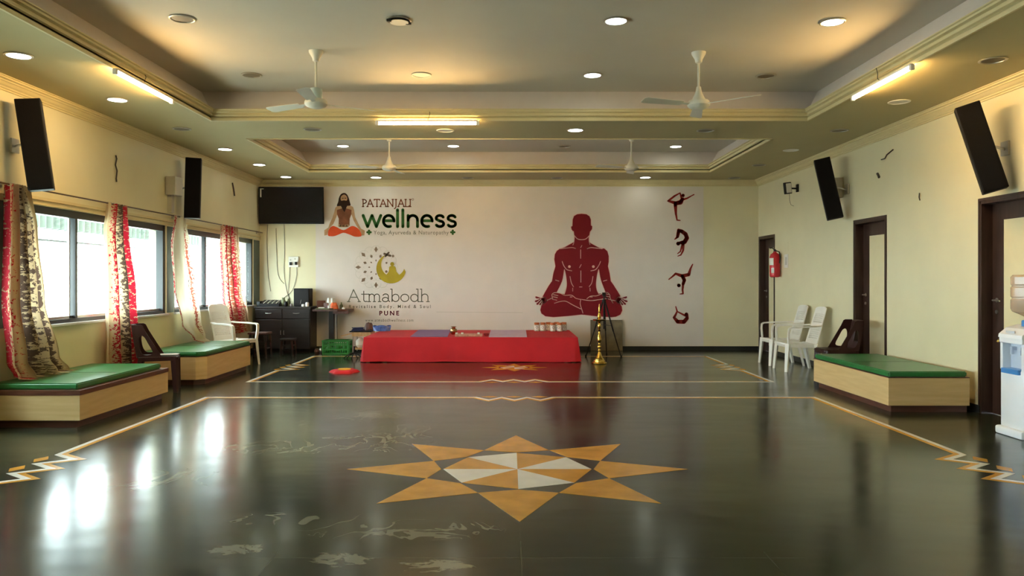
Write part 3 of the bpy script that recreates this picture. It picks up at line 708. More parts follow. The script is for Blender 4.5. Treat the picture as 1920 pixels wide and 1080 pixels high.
write('PATANJALI', SER, 679.5, 772, 387.5, 13.5, 10, .95, 'lettering', M['pbrown'])
write('wellness', SAN, 681, 860, 425, 31.5, 12, 2.7, 'lettering', M['pgreen'])
write('Atmabodh', SER, 652, 806, 565.5, 22.5, 10, .85, 'lettering', M['pgrey'])
Flat(0, 0, 1, 2).line(arc(774, 374, 1.7, 1.7, 0, 360), .35).build('registered_mark', M['pbrown'], mur)
def text(s_, xc, base, width, height, name, m, bold=0.0, spacing=1.0):
    cu = bpy.data.curves.new(name, 'FONT'); cu.body = s_; cu.offset = bold; cu.space_character = spacing; cu.size = 1; cu.resolution_u = 3
    o = bpy.data.objects.new('tmp', cu); C.objects.link(o); bpy.context.view_layer.update()
    me = bpy.data.meshes.new_from_object(o.evaluated_get(bpy.context.evaluated_depsgraph_get())); bpy.data.objects.remove(o)
    xs = [v.co.x for v in me.vertices]; x0, x1 = min(xs), max(xs); W = width*YB/FPX; H = height*YB/FPX
    for v in me.vertices:
        v.co = ((v.co.x-(x0+x1)/2)/(x1-x0)*W+wx(xc, YB), lay(2), wz(base, YB)+v.co.y*H)
    me.name = name; ob = bpy.data.objects.new(name, me); C.objects.link(ob); me.materials.clear(); me.materials.append(m); ob.parent = mur; return ob
text('Yoga, Ayurveda & Naturopathy', 771, 439.5, 141, 10.5, 'lettering', M['pgrey'], .0, 1.1)
text('Revitalise Body. Mind & Soul', 731, 577.5, 153, 8.5, 'lettering', M['pgrey'], .01, 1.5)
text('PUNE', 730, 591, 37, 11.5, 'lettering', M['pmar'], .03, 1.5)
text('www.atmabodhwellness.com', 730, 603, 90, 8, 'lettering', M['pgrey'], .0, 1.3)
for cx in (692, 849):
    f = Flat(0, 0, 1, 2)
    for a in range(4):
        t = pi/2*a; f.dot((cx+3*cos(t), 435.5+3*sin(t)), 2.1)
    f.dot((cx, 435.5), 1.5).build('clover_mark', M['pgreen'], mur)
# round logo: petal outlines, diamonds, crescent and sitting figure
O = (640, 450, 6.75); cx, cy = 440, 345
f = Flat(*O, 2)
for k in range(16):
    a = 22.5*k
    f.line(arc(cx+212*cos(R(a)), cy+212*sin(R(a)), 62, 62, a-100, a+100, 14), 1.6)
    f.line(arc(cx+130*cos(R(a+11)), cy+130*sin(R(a+11)), 40, 40, a-80, a+100, 10), 1.1)
f.build('petal_outline', M['pline'], mur)
f = Flat(*O, 3)
def dia(r, a, lx, wd):
    c_, s_ = cos(R(a)), sin(R(a)); x, y = cx+r*c_, cy+r*s_
    f.poly([(x+c_*lx, y+s_*lx), (x-s_*wd, y+c_*wd), (x-c_*lx, y-s_*lx), (x+s_*wd, y-c_*wd)])
for a in (90, 135, 180, 225, 270): dia(226, a, 38, 22)
for a in (112, 157, 202, 247, 292, 68): dia(150, a, 25, 18)
for a in (90, 135, 180, 225, 270): dia(86, a, 15, 10)
f.line([(545, 175), (620, 200)], 14).line([(560, 205), (600, 160)], 12).dot((655, 203), 16).dot((570, 400), 16).dot((572, 290), 13)
f.build('diamond_mark', M['pdiam'], mur)
outer = [(632+188*cos(R(a)), 362+188*sin(R(a))) for a in range(245, 8, -8)]
inner = [(655+150*cos(R(a)), 312+152*sin(R(a))) for a in range(20, 232, 8)]
f = Flat(*O, 4).poly(outer+inner).build('crescent_mark', M['pgold'], mur)
Flat(*O, 5).dot((645, 305), 26).poly(smooth_pts([(612, 335), (680, 335), (698, 400), (750, 470), (650, 480), (555, 470), (600, 400)], 3, True)).build('sitting_mark', M['pgold'], mur)
Flat(0, 0, 1, 1).line([(818, 585), (890, 585.5), (980, 586)], .4).build('seam', M['pline'], mur)
# ------------------------------------------------------------------ benches
def bench(y0, y1, xf, side, label, trim, chamfer, zt, flat_front=False):
    """side -1: on the left wall, +1: right wall; xf: x of the long face"""
    xw = (XL+.02) if side < 0 else (XR-.10)
    t = thing('padded_bench', label, 'bench', ((xf+xw)/2, (y0+y1)/2, 0))
    cx, cy = (xf+xw)/2, (y0+y1)/2
    def outline(ins, ch, wi=0):
        s = -side; xa = xf-cx-s*ins if True else 0; xb = xw-cx+s*wi; a, b = y0-cy+ins, y1-cy-ins
        if ch: pts = [(xb, a), (xa-s*ch, a), (xa, a+ch), (xa, b-ch), (xa-s*ch, b), (xb, b)]
        else: pts = [(xb, a), (xa, a), (xa, b), (xb, b)]
        return pts
    MB().prism(outline(.05, chamfer), 'z', 0, .075).build('plinth', M['trimb'], t)
    MB().prism(outline(0, chamfer), 'z', .075, zt-(.045 if trim else 0)).build('box_body', M['lam'], t)
    if trim: MB().prism(outline(-.006, chamfer), 'z', zt-.045, zt).build('edge_trim', M['trimb'], t)
    else: MB().prism(outline(-.003, chamfer), 'z', zt, zt+.008).build('edge_trim', M['trimb'], t)
    zc = zt+(.002 if trim else .01)
    ins = .055 if trim else .01
    c = MB().prism(outline(ins, chamfer*.8, .02), 'z', zc, zc+.058)
    es = [e for e in c.b.edges]
    bmesh.ops.bevel(c.b, geom=es, offset=.012, segments=3, affect='EDGES')
    cu = c.build('cushion', M['green'], t, True)
    # seam across the cushion
    MB().box(min(xf, xw)-cx+.09, max(xf, xw)-cx-.09, -.004, .004, zc+.0572, zc+.0592).build('seam', M['dark'], cu)
bench(7.39, 9.30, -4.05, -1, 'long beige bench with brown rim and green pad under the near left window', True, 0, .357)
bench(10.40, 12.37, -4.05, -1, 'beige bench with clipped corner and green pad under the far left window', False, .11, .375)
bench(8.27, 10.30, 4.0, 1, 'beige bench with green pad against the right wall', False, 0, .365)

# ------------------------------------------------------------------ plastic chairs (facing local +x, origin on the floor)
def white_chair(label, loc, rz):
    t = thing('plastic_armchair', label, 'chair', loc, rz, 'white plastic armchairs')
    def seat(u, v):
        x = -.24+.48*u; y = (-.235+.47*v)*(1+.05*u); z = .425-.02*sin(pi*min(1, u*1.1))-.015*(1-u) - (.02 if u > .98 else 0)
        return (x, y, z)
    solid(MB().grid(seat, 14, 12).build('seat', M['whitep'], t, True), .012)
    b = MB(); 
    b.bar((.225, -.25, .40), (.225, .25, .40), .012, .06).bar((-.22, -.235, .39), (.225, -.255, .40), .012, .055).bar((-.22, .235, .39), (.225, .255, .40), .012, .055)
    b.build('apron', M['whitep'], t)
    def back(u, v):
        y = (-.5+u)*(.46-.05*v); w_ = 1-(2*u-1)**2
        zt = .985-.03*(2*u-1)**4
        z = .40+(zt-.40)*v; x = -.225-.16*v-.03*w_
        return (x, y, z)
    def sk(i, j):
        return (3 <= i <= 24 and i % 2 == 1) and ((6 <= j <= 15 and j % 2 == 0) or (21 <= j <= 31 and j % 2 == 0))
    solid(MB().grid(back, 28, 38, sk).build('backrest', M['whitep'], t), .012)
    for s in (-1, 1):
        MB().bar((.22, s*.245, .43), (.255, s*.275, 0), .065, .045, w2=.042, t2=.032).build('leg', M['whitep'], t)
        MB().bar((-.20, s*.225, .42), (-.30, s*.25, 0), .085, .04, w2=.045, t2=.032).build('leg', M['whitep'], t)
        a = MB()
        pts = [(.215, s*.25, .42), (.222, s*.275, .58), (.215, s*.283, .655), (.18, s*.285, .675), (0, s*.275, .685), (-.20, s*.245, .69), (-.30, s*.215, .70)]
        for p, q in zip(pts, pts[1:]): a.bar(p, q, .05, .022, up=(0, 0, 1) if abs(p[2]-q[2]) < .05 else (1, 0, 0))
        a.build('armrest', M['whitep'], t)
    return t
wc = white_chair('white plastic armchair against right wall, the one nearer the brown chair', (4.46, 12.18, 0), pi)
dup(wc, (4.50, 13.03, 0), pi, 'white plastic armchair against right wall, the one nearer the fire extinguisher')
dup(wc, (-4.50, 12.88, 0), R(-24), 'white plastic armchair behind the far left bench below the window')

def brown_chair(label, loc, rz):
    t = thing('plastic_chair', label, 'chair', loc, rz, 'brown plastic chairs')
    def seat(u, v):
        x = -.22+.46*u; y = -.215+.43*v; z = .445-.018*sin(pi*u)*sin(pi*v) - (.03*(u-.93)/.07 if u > .93 else 0)
        return (x, y, z)
    solid(MB().grid(seat, 14, 12).build('seat', M['brownp'], t, True), .014)
    MB().bar((.225, -.215, .415), (.225, .215, .415), .012, .05).bar((-.21, -.21, .42), (.225, -.215, .42), .012, .045).bar((-.21, .21, .42), (.225, .215, .42), .012, .045).build('apron', M['brownp'], t)
    def back(u, v):
        w_ = 1-(2*u-1)**2; return (-.215-.065*v-.03*w_, (-.5+u)*(.43-.04*v), .44+.41*v-.015*(2*u-1)**4*v)
    solid(MB().grid(back, 16, 14, lambda i, j: (5 <= i <= 10 and 4 <= j <= 10)).build('backrest', M['brownp'], t, True), .012)
    for s in (-1, 1):
        y = s*.208
        out = [(.06, .44), (.04, .47), (-.13, .76), (-.165, .835), (-.19, .848), (-.285, .848), (-.275, .70), (-.22, .44)]
        hole = smooth_pts([(-.095, .475), (-.05, .505), (-.105, .62), (-.15, .70), (-.195, .715), (-.215, .66), (-.20, .55), (-.16, .485)], 3, True)
        MB().prism(out, 'y', y-.006, y+.006, [hole]).build('side_wing', M['brownp'], t)
        MB().bar((.195, s*.195, .44), (.215, s*.21, 0), .06, .075, w2=.04, t2=.055).build('leg', M['brownp'], t)
        MB().bar((-.19, s*.195, .44), (-.27, s*.215, 0), .065, .04, w2=.04, t2=.03).build('leg', M['brownp'], t)
    return t
bc = brown_chair('dark brown plastic chair between the white chairs and the right bench', (4.53, 10.84, 0), pi-R(3))
dup(bc, (-4.42, 9.88, 0), R(20), 'dark brown plastic chair between the two left benches with paper on it')
tag(MB().box(-.11, .11, -.07, .07, 0, .006, Matrix.Rotation(.2, 4, 'Z')).build('paper_sheets', M['paper']), 'white papers lying on the brown chair seat at left', 'paper').location = (-4.32, 9.95, .455)

# ------------------------------------------------------------------ column speakers and wall boxes
def speaker(x, y, z, roll, yaw, label, face=0):
    t = thing('column_speaker', label, 'speaker', (x, y, z), 0, 'black column speakers on the side walls')
    t.rotation_euler = (0, roll, yaw)
    MB().box(-.112, .112, -.08, .09, -.45, .45, bev=.008).build('cabinet', M['black'], t)
    MB().box(-.100, .100, -.087, -.078, -.437, .437).build('grille', cloth_m, t)
    s = 1 if x > 0 else -1; g = s*(4.955-abs(x)-.015)
    b = MB().tube([(s*.04, .0, .02), (g*.6, .03, .02), (g, .03, -.01)], .013, 8).box(g-.01, g+.01, -.03, .09, -.07, .07)
    bmesh.ops.transform(b.b, matrix=Matrix.Rotation(-yaw, 4, 'Z'), verts=b.b.verts); bmesh.ops.transform(b.b, matrix=Matrix.Rotation(-roll, 4, 'Y'), verts=b.b.verts)
    b.build('bracket', M['chrome'], t)
cloth_m = mat('black_speaker_cloth', (0.006, 0.005, 0.006), .9, bump=.4, bscale=300, spec=.2)
speaker(-4.72, 7.80, 2.74, R(-7.5), R(25), 'black column speaker on the left wall nearest the viewer')
speaker(-4.745, 11.76, 2.775, R(1.5), R(18), 'black column speaker on the left wall beside the cream box')
speaker(4.68, 7.78, 2.71, R(-16), R(-27), 'black tilted column speaker on the right wall above the near door')
speaker(4.66, 11.45, 2.73, R(-12), R(-20), 'black tilted column speaker on the right wall beside a cream box')
def wallbox(x0, x1, y0, y1, z0, z1, label, duct=None):
    t = thing('box_speaker', label, 'speaker', ((x0+x1)/2, (y0+y1)/2, z0)); c = t.location
    MB().box(x0-c.x, x1-c.x, y0-c.y, y1-c.y, 0, z1-z0, bev=.008).build('housing', M['greyc'], t)
    MB().box(x0-c.x+.02, x1-c.x-.02, y0-c.y-.004, y0-c.y+.002, .02, z1-z0-.02).build('front_cover', M['greyc'], t)
    if duct: MB().box(*duct).build('duct', M['greyc'], t)
wallbox(-4.96, -4.815, 11.30, 11.56, 2.63, 2.90, 'cream box speaker on left wall behind the far black column', (-.085, -.02, -.04, .06, -.25, 0))
wallbox(4.78, 4.945, 11.62, 11.82, 2.62, 2.92, 'cream box speaker on right wall beside the far black column')
# small flood light high on the right wall
t = thing('flood_light', 'small black flood light on arm high on the far right wall', 'light', (4.93, 13.45, 2.97)); 
mt = Matrix.Translation((-.17, -.05, 0)) @ Matrix.Rotation(R(25), 4, 'Z') @ Matrix.Rotation(R(-8), 4, 'Y')
b = MB().box(-.075, .075, -.02, .03, -.10, .10, bev=.012); bmesh.ops.transform(b.b, matrix=mt, verts=b.b.verts); b.build('housing', M['black'], t)
b = MB().box(-.055, .055, -.026, -.018, -.08, .08); bmesh.ops.transform(b.b, matrix=mt, verts=b.b.verts); b.build('lens', M['label'], t)
MB().tube([(-.13, -.02, 0), (-.03, 0, 0), (.02, 0, .0)], .014, 8).box(.0, .022, -.04, .04, -.06, .07).build('arm', M['black'], t)
MB().tube([(-.13, -.02, -.09), (-.13, -.02, -.2), (-.10, 0, -.28), (-.05, 0, -.30)], .003, 6).build('cable', M['cord'], t)
# chipped holes with wire ends on the side walls
def wires(loc, pts, label, rad=.009):
    o = MB().tube(pts, rad, 6).build('loose_wire', M['cord']); o.location = loc; tag(o, label, 'wire')
wires((XL+.012, 9.88, 2.80), [(0, 0, .17), (0, .02, .13), (0, -.01, .05), (0, .03, -.02), (0, .01, -.12), (0, .02, -.16)], 'loose wire end on left wall between the two left speakers')
wires((XL+.012, 14.1, 3.02), [(0, -.06, .12), (0, 0, .02), (0, .05, -.10)], 'loose wire end on left wall between far speaker and television', .012)
wires((XR-.012, 10.22, 3.03), [(0, .20, -.03), (0, .10, -.03), (0, .05, .01), (0, -.12, .05)], 'crooked loose wire high on the right wall', .008)
wires((XR-.012, 10.50, 2.80), [(0, .03, .03), (0, 0, 0), (0, -.02, -.03)], 'small dark wire stub on the right wall below the crooked wire', .018)
wires((XR-.012, 9.45, 2.40), [(0, .0, .05), (0, .01, 0), (0, -.01, -.04)], 'small wire stub on right wall left of the near door', .007)

# ------------------------------------------------------------------ curtain rod and curtains
t = thing('curtain_rod', 'thin dark curtain rod running above the left windows', 'curtain rod', (XL+.09, 8, 2.335))
MB().tube([(0, -7.5, 0), (0, 7.5, 0)], .009, 8).build('rod', mat('rod_metal', (.10, .06, .035), .4, metal=.6), t, True)
for y in (-3.9, -.35, 1.85, 3.55, 5.75, 7.4): MB().tube([(-.09, y, 0), (-.02, y, 0), (0, y, -.015)], .007, 6).box(-.09, -.08, y-.02, y+.02, -.03, .03).build('rod_bracket', M['chrome'], t)
RED = (0.46, 0.015, 0.035); DRK = (0.10, 0.065, 0.05); RST = (.35, .08, .05)
def curtain(levels, folds, amp, m, label, mirror_=False):
    """levels: (z, y0, y1, x) from top to bottom; hangs from the rod"""
    t = thing('curtain', label, 'curtain', (XL+.09, (levels[0][1]+levels[0][2])/2, levels[-1][0]), 0, 'patterned curtains at the left windows')
    o = t.location; N = len(levels)-1
    def fn(u, v):
        q = (1-v)*N; i = min(int(q), N-1); f = q-i; f = f*f*(3-2*f); A, B = levels[i], levels[i+1]
        z = A[0]+(B[0]-A[0])*(q-i); y0 = A[1]+(B[1]-A[1])*f; y1 = A[2]+(B[2]-A[2])*f; xx = A[3]+(B[3]-A[3])*f
        g = amp*(1-.25*v)
        return (xx+g*sin(u*folds*2*pi+.8*sin(3*v))+.3*g*sin(u*folds*4.6*pi+2), y0+(y1-y0)*(u+.022*sin(u*folds*4*pi+v))-o.y, z-o.z)
    MB().grid(fn, 110, 40, uv=True).build('fabric', m, t, True)
    b = MB(); k = 7
    for j in range(k):
        y = levels[0][1]+(levels[0][2]-levels[0][1])*(j+.5)/k-o.y
        b.tube([(.016*cos(a*pi/5), y, 2.335+.016*sin(a*pi/5)-o.z) for a in range(10)], .003, 5, closed=True)
    b.build('rings', M['chrome'], t)
curtain([(2.34, 7.62, 7.92, 0), (1.9, 7.60, 8.05, 0), (1.2, 7.52, 8.16, .02), (.6, 7.48, 8.32, .08), (.45, 7.52, 8.42, .12), (.432, 7.60, 8.46, .22)], 4.5, .07,
        curtain_mat('curtain_print_red_dark', [(.10, .09, RED), (.42, .06, DRK), (.60, .07, DRK), (.86, .03, DRK)]), 'cream curtain with dark and red vine stripes draped onto the near bench')
curtain([(2.34, 9.50, 9.98, 0), (2.0, 9.42, 10.02, 0), (1.2, 9.40, 10.18, .02), (.5, 9.38, 10.28, .02), (.12, 9.38, 10.30, .02)], 3.5, .055,
        curtain_mat('curtain_print_red', [(.36, .10, RED), (.60, .05, DRK), (.85, .08, RED), (.97, .03, RST)]), 'cream curtain with bold red stripes at the end of the near bench')
curtain([(2.34, 11.38, 11.80, 0), (1.9, 11.22, 11.95, 0), (1.3, 11.25, 12.10, .02), (.75, 11.45, 12.22, .05), (.50, 11.75, 12.25, .12), (.452, 11.85, 12.2, .22)], 2.0, .05,
        curtain_mat('curtain_print_pale', [(.06, .07, RED), (.22, .04, RST), (.80, .045, DRK), (.92, .05, RST)], (.70, .62, .46)), 'twisted pale curtain with red edge, gathered onto the far left bench')
curtain([(2.34, 13.25, 14.10, 0), (1.9, 13.22, 14.15, 0), (1.2, 13.25, 14.25, .02), (.75, 13.35, 14.55, .02), (.45, 13.4, 14.75, .02)], 5.0, .05,
        curtain_mat('curtain_print_dense', [(.08, .05, RED), (.24, .05, RED), (.42, .05, RST), (.58, .06, RED), (.76, .05, RST), (.93, .05, RED)], (.62, .48, .32)), 'densely patterned red curtain nearest the back wall corner')
# bottles on the far sill
for y, h, lb in ((13.0, .10, 'small white bottle on the window sill above the left white chair'), (14.75, .18, 'white bottle on the sill by the corner window frame')):
    o = MB().lathe([(.026, 0), (.028, .01), (.028, h*.6), (.012, h*.75), (.012, h)], seg=14).build('sill_bottle', M['whitep'], None, True); o.location = (XL+.004, y, WZ0+.002); tag(o, lb, 'bottle')

# ------------------------------------------------------------------ television, switchboard and cables
t = thing('television', 'large black flat television mounted high in the back left corner', 'television', (-4.30, 15.49, 2.51)); t.rotation_euler = (R(3), 0, R(2))
MB().box(-.635, .635, -.03, .02, 0, .725, bev=.008).build('casing', M['black'], t)
MB().box(-.615, .615, -.033, -.029, .025, .70).build('screen', M['tv'], t)
MB().box(-.20, .20, .02, .085, .2, .5).build('wall_mount', M['black'], t)
MB().box(-.60, -.575, -.036, -.033, .52, .69).box(-.60, -.53, -.036, -.033, .675, .69).build('sticker', M['label'], t)
t = thing('switchboard', 'cream switchboard with black plugs on the wall below the television', 'switchboard', (wx(551, YB), YB-.02, wz(501, YB)))
MB().box(-.10, .10, -.012, .018, 0, .21, bev=.005).build('plate', M['whitep'], t)
for x, z in ((-.05, .07), (.055, .075)): MB().box(x-.022, x+.022, -.05, -.012, z-.03, z+.03, bev=.006).build('plug', M['black'], t)
MB().box(-.07, -.045, -.02, -.012, .13, .16).box(.02, .045, -.02, -.012, .15, .18).build('switch', M['greyc'], t)
def cable(pts, label, r=.004):
    P = [(wx(x, YB), YB-.012, wz(y, YB)) for x, y in smooth_pts(pts, 4)]; c = Vector(P[0])
    o = MB().tube([Vector(p)-c for p in P], r, 6).build('cable', M['cord']); o.location = c; tag(o, label, 'cable', 'cables on the wall below the television')
cable([(502, 421), (501, 455), (503, 510), (508, 546)], 'thin cable hanging leftmost below the television')
cable([(518, 428), (519, 470), (522, 515), (533, 532)], 'cable hanging in the middle below the television')
cable([(533, 420), (534, 470), (533, 510), (538, 545), (545, 563)], 'cable hanging just left of the switchboard')
cable([(557, 500), (556, 520), (548, 545), (533, 558)], 'cable drooping from the switchboard plug to the cabinet top')
cable([(544, 500), (543, 520), (541, 548), (543, 563)], 'short cable dropping straight down from the switchboard')

# ------------------------------------------------------------------ sideboard and things on it
cbx = thing('sideboard', 'near-black wooden sideboard in the back left corner', 'cabinet', (-4.355, 15.30, 0))
MB().box(-.53, .53, -.24, .27, .06, .855).box(-.51, .51, -.20, .25, 0, .06).build('body', M['cabw'], cbx)
MB().box(-.545, .545, -.265, .28, .855, .885, bev=.004).build('top', M['cabw'], cbx)
for s in (-1, 1):
    d = MB().box(s*.265-.255, s*.265+.255, -.258, -.24, .66, .84, bev=.004).build('drawer', M['cabw'], cbx)
    MB().tube([(s*.265-.06, -.258, .765), (s*.265-.05, -.275, .762), (s*.265, -.28, .758), (s*.265+.05, -.275, .762), (s*.265+.06, -.258, .765)], .007, 8).build('handle', M['chrome'], d)
    d = MB().box(s*.265-.255, s*.265+.255, -.258, -.24, .08, .64, bev=.004).build('door', M['cabw'], cbx)
    MB().tube([(s*.03, -.258, .35), (s*.03, -.275, .36), (s*.03, -.275, .42), (s*.03, -.258, .43)], .005, 8).build('handle', M['chrome'], d)
def rest(name, o, loc, label, cat, group=None, rz=0): o.location = loc; o.rotation_euler = (0, 0, rz); o.name = name; return tag(o, label, cat, group)
Zs = .886
t = thing('mixer', 'flat black audio mixer with rows of faders at the left of the sideboard', 'audio mixer', (-4.645, 15.32, Zs))
MB().prism([(-.16, 0), (.16, 0), (.16, .12), (-.16, .05)], 'x', -.19, .19).build('body', M['black'], t)
for k in range(9): MB().bar((-.16+k*.04, -.12, .062), (-.16+k*.04, .12, .114), .012, .012).build('fader', M['greyc'] if k % 2 else M['frame'], t)
t = thing('amplifier', 'small black box at the left end of the sideboard', 'amplifier', (-4.87, 15.33, Zs)); MB().box(-.035, .035, -.13, .13, 0, .10, bev=.006).build('body', M['black'], t); MB().box(-.03, .03, -.134, -.129, .02, .08).build('front_panel', M['frame'], t)
t = thing('monitor_speaker', 'square black speaker standing on the right of the sideboard', 'speaker', (wx(568, 15.35), 15.36, Zs), R(-4))
MB().box(-.155, .155, -.10, .12, 0, .35, bev=.01).build('cabinet', M['black'], t); MB().box(-.14, .14, -.106, -.099, .02, .33).build('grille', M['black'], t)
MB().bar((-.02, -.108, .05), (.0, -.108, .13), .006, .003).build('white_mark', M['chrome'], t)
for k, (x, y, r, h, m_, lb) in enumerate([(531.5, 15.30, .042, .17, 'olive', 'olive round pot among the clutter on the sideboard'), (536, 15.13, .035, .10, 'black', 'dark cup beside the olive pot on the sideboard'), (541.5, 15.38, .034, .15, 'olive', 'tall olive container left of the square speaker'),
                                      (546, 15.14, .03, .06, 'chrome', 'small metal bowl in front of the square speaker')]):
    o = MB().lathe([(r*.7, 0), (r, .02), (r*1.05, h*.6), (r*.6, h*.85), (r*.75, h)], seg=16).build('pot', M[m_], None, True); rest('pot', o, (wx(x, y), y, Zs), lb, 'pot')
for x, r, h, lb in ((568, .028, .05, 'small white cup at the front edge of the sideboard'), (576, .034, .085, 'white and pink jar at the right front edge of the sideboard')):
    o = MB().lathe([(r*.8, 0), (r, .01), (r, h*.8), (r*.7, h)], seg=16).build('small_jar', M['dispw'], None, True); rest('small_jar', o, (wx(x, 15.10), 15.10, Zs), lb, 'jar')

# narrow side table to the right of the sideboard
tb = thing('side_table', 'reddish wooden side table with one dark post beside the sideboard', 'table', (wx(618, 15.28), 15.30, 0))
MB().prism([(-.28, -.24), (.20, -.26), (.40, -.18), (.42, .26), (-.28, .26)], 'z', .80, .835).build('tabletop', M['tabw'], tb)
MB().box(.10, .40, -.2, -.16, .75, .80).build('rail', M['tabw'], tb)
MB().box(-.02, .075, .0, .10, .03, .80).build('post', M['cabw'], tb)
MB().box(-.17, .22, -.15, .25, 0, .03).build('foot', M['cabw'], tb)
o = MB().prism([(-.07, -.12), (.20, -.15), (.25, -.02), (.10, .06), (-.09, .02)], 'z', 0, .018).build('folded_cloth', M['olive']); rest('folded_cloth', o, (wx(600, 15.12), 15.16, .837), 'greyish folded cloth hanging at the front of the side table', 'cloth')
for (x, y, lb, shp, m_) in [(602, 15.38, 'dark red box at the left of the side table', 'box', 'trimb'), (611, 15.22, 'brown packet leaning beside the red box', 'box2', 'tabw'),
                            (621, 15.36, 'pale green plastic bag standing at the middle of the side table', 'bag', 'paper'), (626, 15.20, 'orange packet in front of the pale bag on the side table', 'pack', 'orange'),
                            (640, 15.26, 'dark green bottle at the right of the side table', 'bot', 'olive'), (617, 15.10, 'small white cup at the front of the side table', 'cup', 'dispw'),
                            (603, 15.12, 'white folded tissue on the front of the side table', 'low', 'dispw'), (644, 15.14, 'small white round tin at the right end of the side table', 'lid', 'dispw')]:
    b = MB()
    if shp == 'box': b.box(-.075, .085, -.07, .07, 0, .16, Matrix.Rotation(.2, 4, 'Z'), .006)
    elif shp == 'box2': b.box(-.04, .05, -.02, .02, 0, .12, Matrix.Rotation(-.3, 4, 'Z'), .004)
    elif shp == 'bag': b.grid(lambda u, v: ((.10+.02*sin(9*u*6.28)*v)*cos(2*pi*u)*(1-.35*v), (.06+.015*sin(5*u*6.28)*v)*sin(2*pi*u), .21*v), 40, 8)
    elif shp == 'pack': b.grid(lambda u, v: ((.085)*cos(2*pi*u)*(1-.5*v*v), .045*sin(2*pi*u)*(1-v*.7), .12*v+.01*sin(u*31)), 30, 6)
    elif shp == 'bot': b.lathe([(.03, 0), (.034, .02), (.034, .07), (.012, .10), (.012, .13)], seg=14)
    elif shp == 'cup': b.lathe([(.022, 0), (.03, .07), (.026, .07), (.02, .008)], seg=16)
    elif shp == 'lid': b.lathe([(.028, 0), (.03, .02), (.02, .032)], seg=16)
    else: b.box(-.06, .06, -.03, .03, 0, .02, bev=.006)
    o = b.build('clutter', M[m_], None, shp not in ('box', 'box2')); nm = {'box': 'carton', 'box2': 'packet', 'bag': 'plastic_bag', 'pack': 'packet', 'bot': 'bottle', 'cup': 'cup', 'low': 'tissue', 'lid': 'round_tin'}[shp]
    rest(nm, o, (wx(x, y), y, .837 if shp not in ('low',) else .856), lb, {'round_tin': 'tin', 'plastic_bag': 'bag'}.get(nm, nm))
cable([(632, 590), (632, 612), (633, 640)], 'dark cable hanging below the side table', .005)
# dark stools
def stool(loc, w_, h, lb, rz=0):
    t = thing('stool', lb, 'stool', loc, rz); a = w_/2
    MB().box(-a, a, -a, a, h-.035, h, bev=.006).build('seat', M['tabw'] if h > .4 else M['cabw'], t)
    for sx in (-1, 1):
        for sy in (-1, 1): MB().bar((sx*(a-.04), sy*(a-.04), h-.035), (sx*(a-.015), sy*(a-.015), 0), .035, .035).build('leg', M['cabw'], t)
    b = MB()
    for z in (h*.35, h*.6): b.bar((-a+.03, -a+.03, z), (a-.03, -a+.03, z), .018, .02).bar((-a+.03, a-.03, z), (a-.03, a-.03, z), .018, .02).bar((-a+.03, -a+.03, z), (-a+.03, a-.03, z), .018, .02).bar((a-.03, -a+.03, z), (a-.03, a-.03, z), .018, .02)
    b.build('stretcher', M['cabw'], t)
stool((-4.50, 14.15, 0), .34, .46, 'dark wooden stool in front of the sideboard beside the white chair')
stool((-4.10, 14.52, 0), .26, .32, 'low black stool in front of the sideboard')
# items on the floor between sideboard and crate
for x, r, h, m_, lb in ((594, .05, .09, 'trimb', 'small reddish pot on the floor beside the sideboard'), (602, .042, .11, 'chrome', 'small metal vessel on the floor left of the green crate')):
    o = MB().lathe([(r*.6, 0), (r, h*.35), (r*.9, h*.7), (r*.6, h*.85), (r*.75, h)], seg=16).build('pot', M[m_], None, True); rest('pot', o, (wx(x, 14.95), 14.95, 0), lb, 'pot')
# green crate
cr = thing('crate', 'green lattice plastic crate on the floor below the side table', 'crate', (wx(631.5, 14.9), 14.95, 0))
b = MB(); Wc, Dc, Hc = .235, .17, .255
for s in (-1, 1):
    for z in (.012, .09, .17, Hc-.014): b.box(-Wc, Wc, s*Dc-.006, s*Dc+.006, z-.012, z+.012); b.box(s*Wc-.006, s*Wc+.006, -Dc, Dc, z-.012, z+.012)
    for k in range(13): x = -Wc+.5/12*k; b.box(x-.006, x+.006, s*Dc-.005, s*Dc+.005, 0, Hc)
    for k in range(9): y = -Dc+.34/8*k; b.box(s*Wc-.005, s*Wc+.005, y-.006, y+.006, 0, Hc)
    for s2 in (-1, 1): b.box(s*Wc-.014, s*Wc+.014, s2*Dc-.014, s2*Dc+.014, 0, Hc)
b.build('lattice_walls', M['crate'], cr)
MB().box(-Wc, Wc, -Dc, Dc, .004, .016).build('bottom', M['crate'], cr)
MB().box(-Wc-.02, Wc+.02, -Dc-.02, -Dc+.006, Hc-.012, Hc+.004).box(-Wc-.02, Wc+.02, Dc-.006, Dc+.02, Hc-.012, Hc+.004).box(-Wc-.02, -Wc+.006, -Dc, Dc, Hc-.012, Hc+.004).box(Wc-.006, Wc+.02, -Dc, Dc, Hc-.012, Hc+.004).build('rim', M['crate'], cr)
for k, (x, y, r) in enumerate(((-.15, -.04, .065), (.0, .03, .07), (.15, -.02, .065))):
    o = MB().lathe([(r*.5, 0), (r, r*.5), (r, r*1.2), (r*.4, r*2)], seg=14).build('bundle', M['crate'], None, True)
    rest('green_bag', o, (cr.location.x+x, cr.location.y+y, .017), ['crumpled green bag at the left inside the green crate', 'crumpled green bag in the middle of the green crate', 'crumpled green bag at the right inside the green crate'][k], 'bag', 'green bags in the crate')
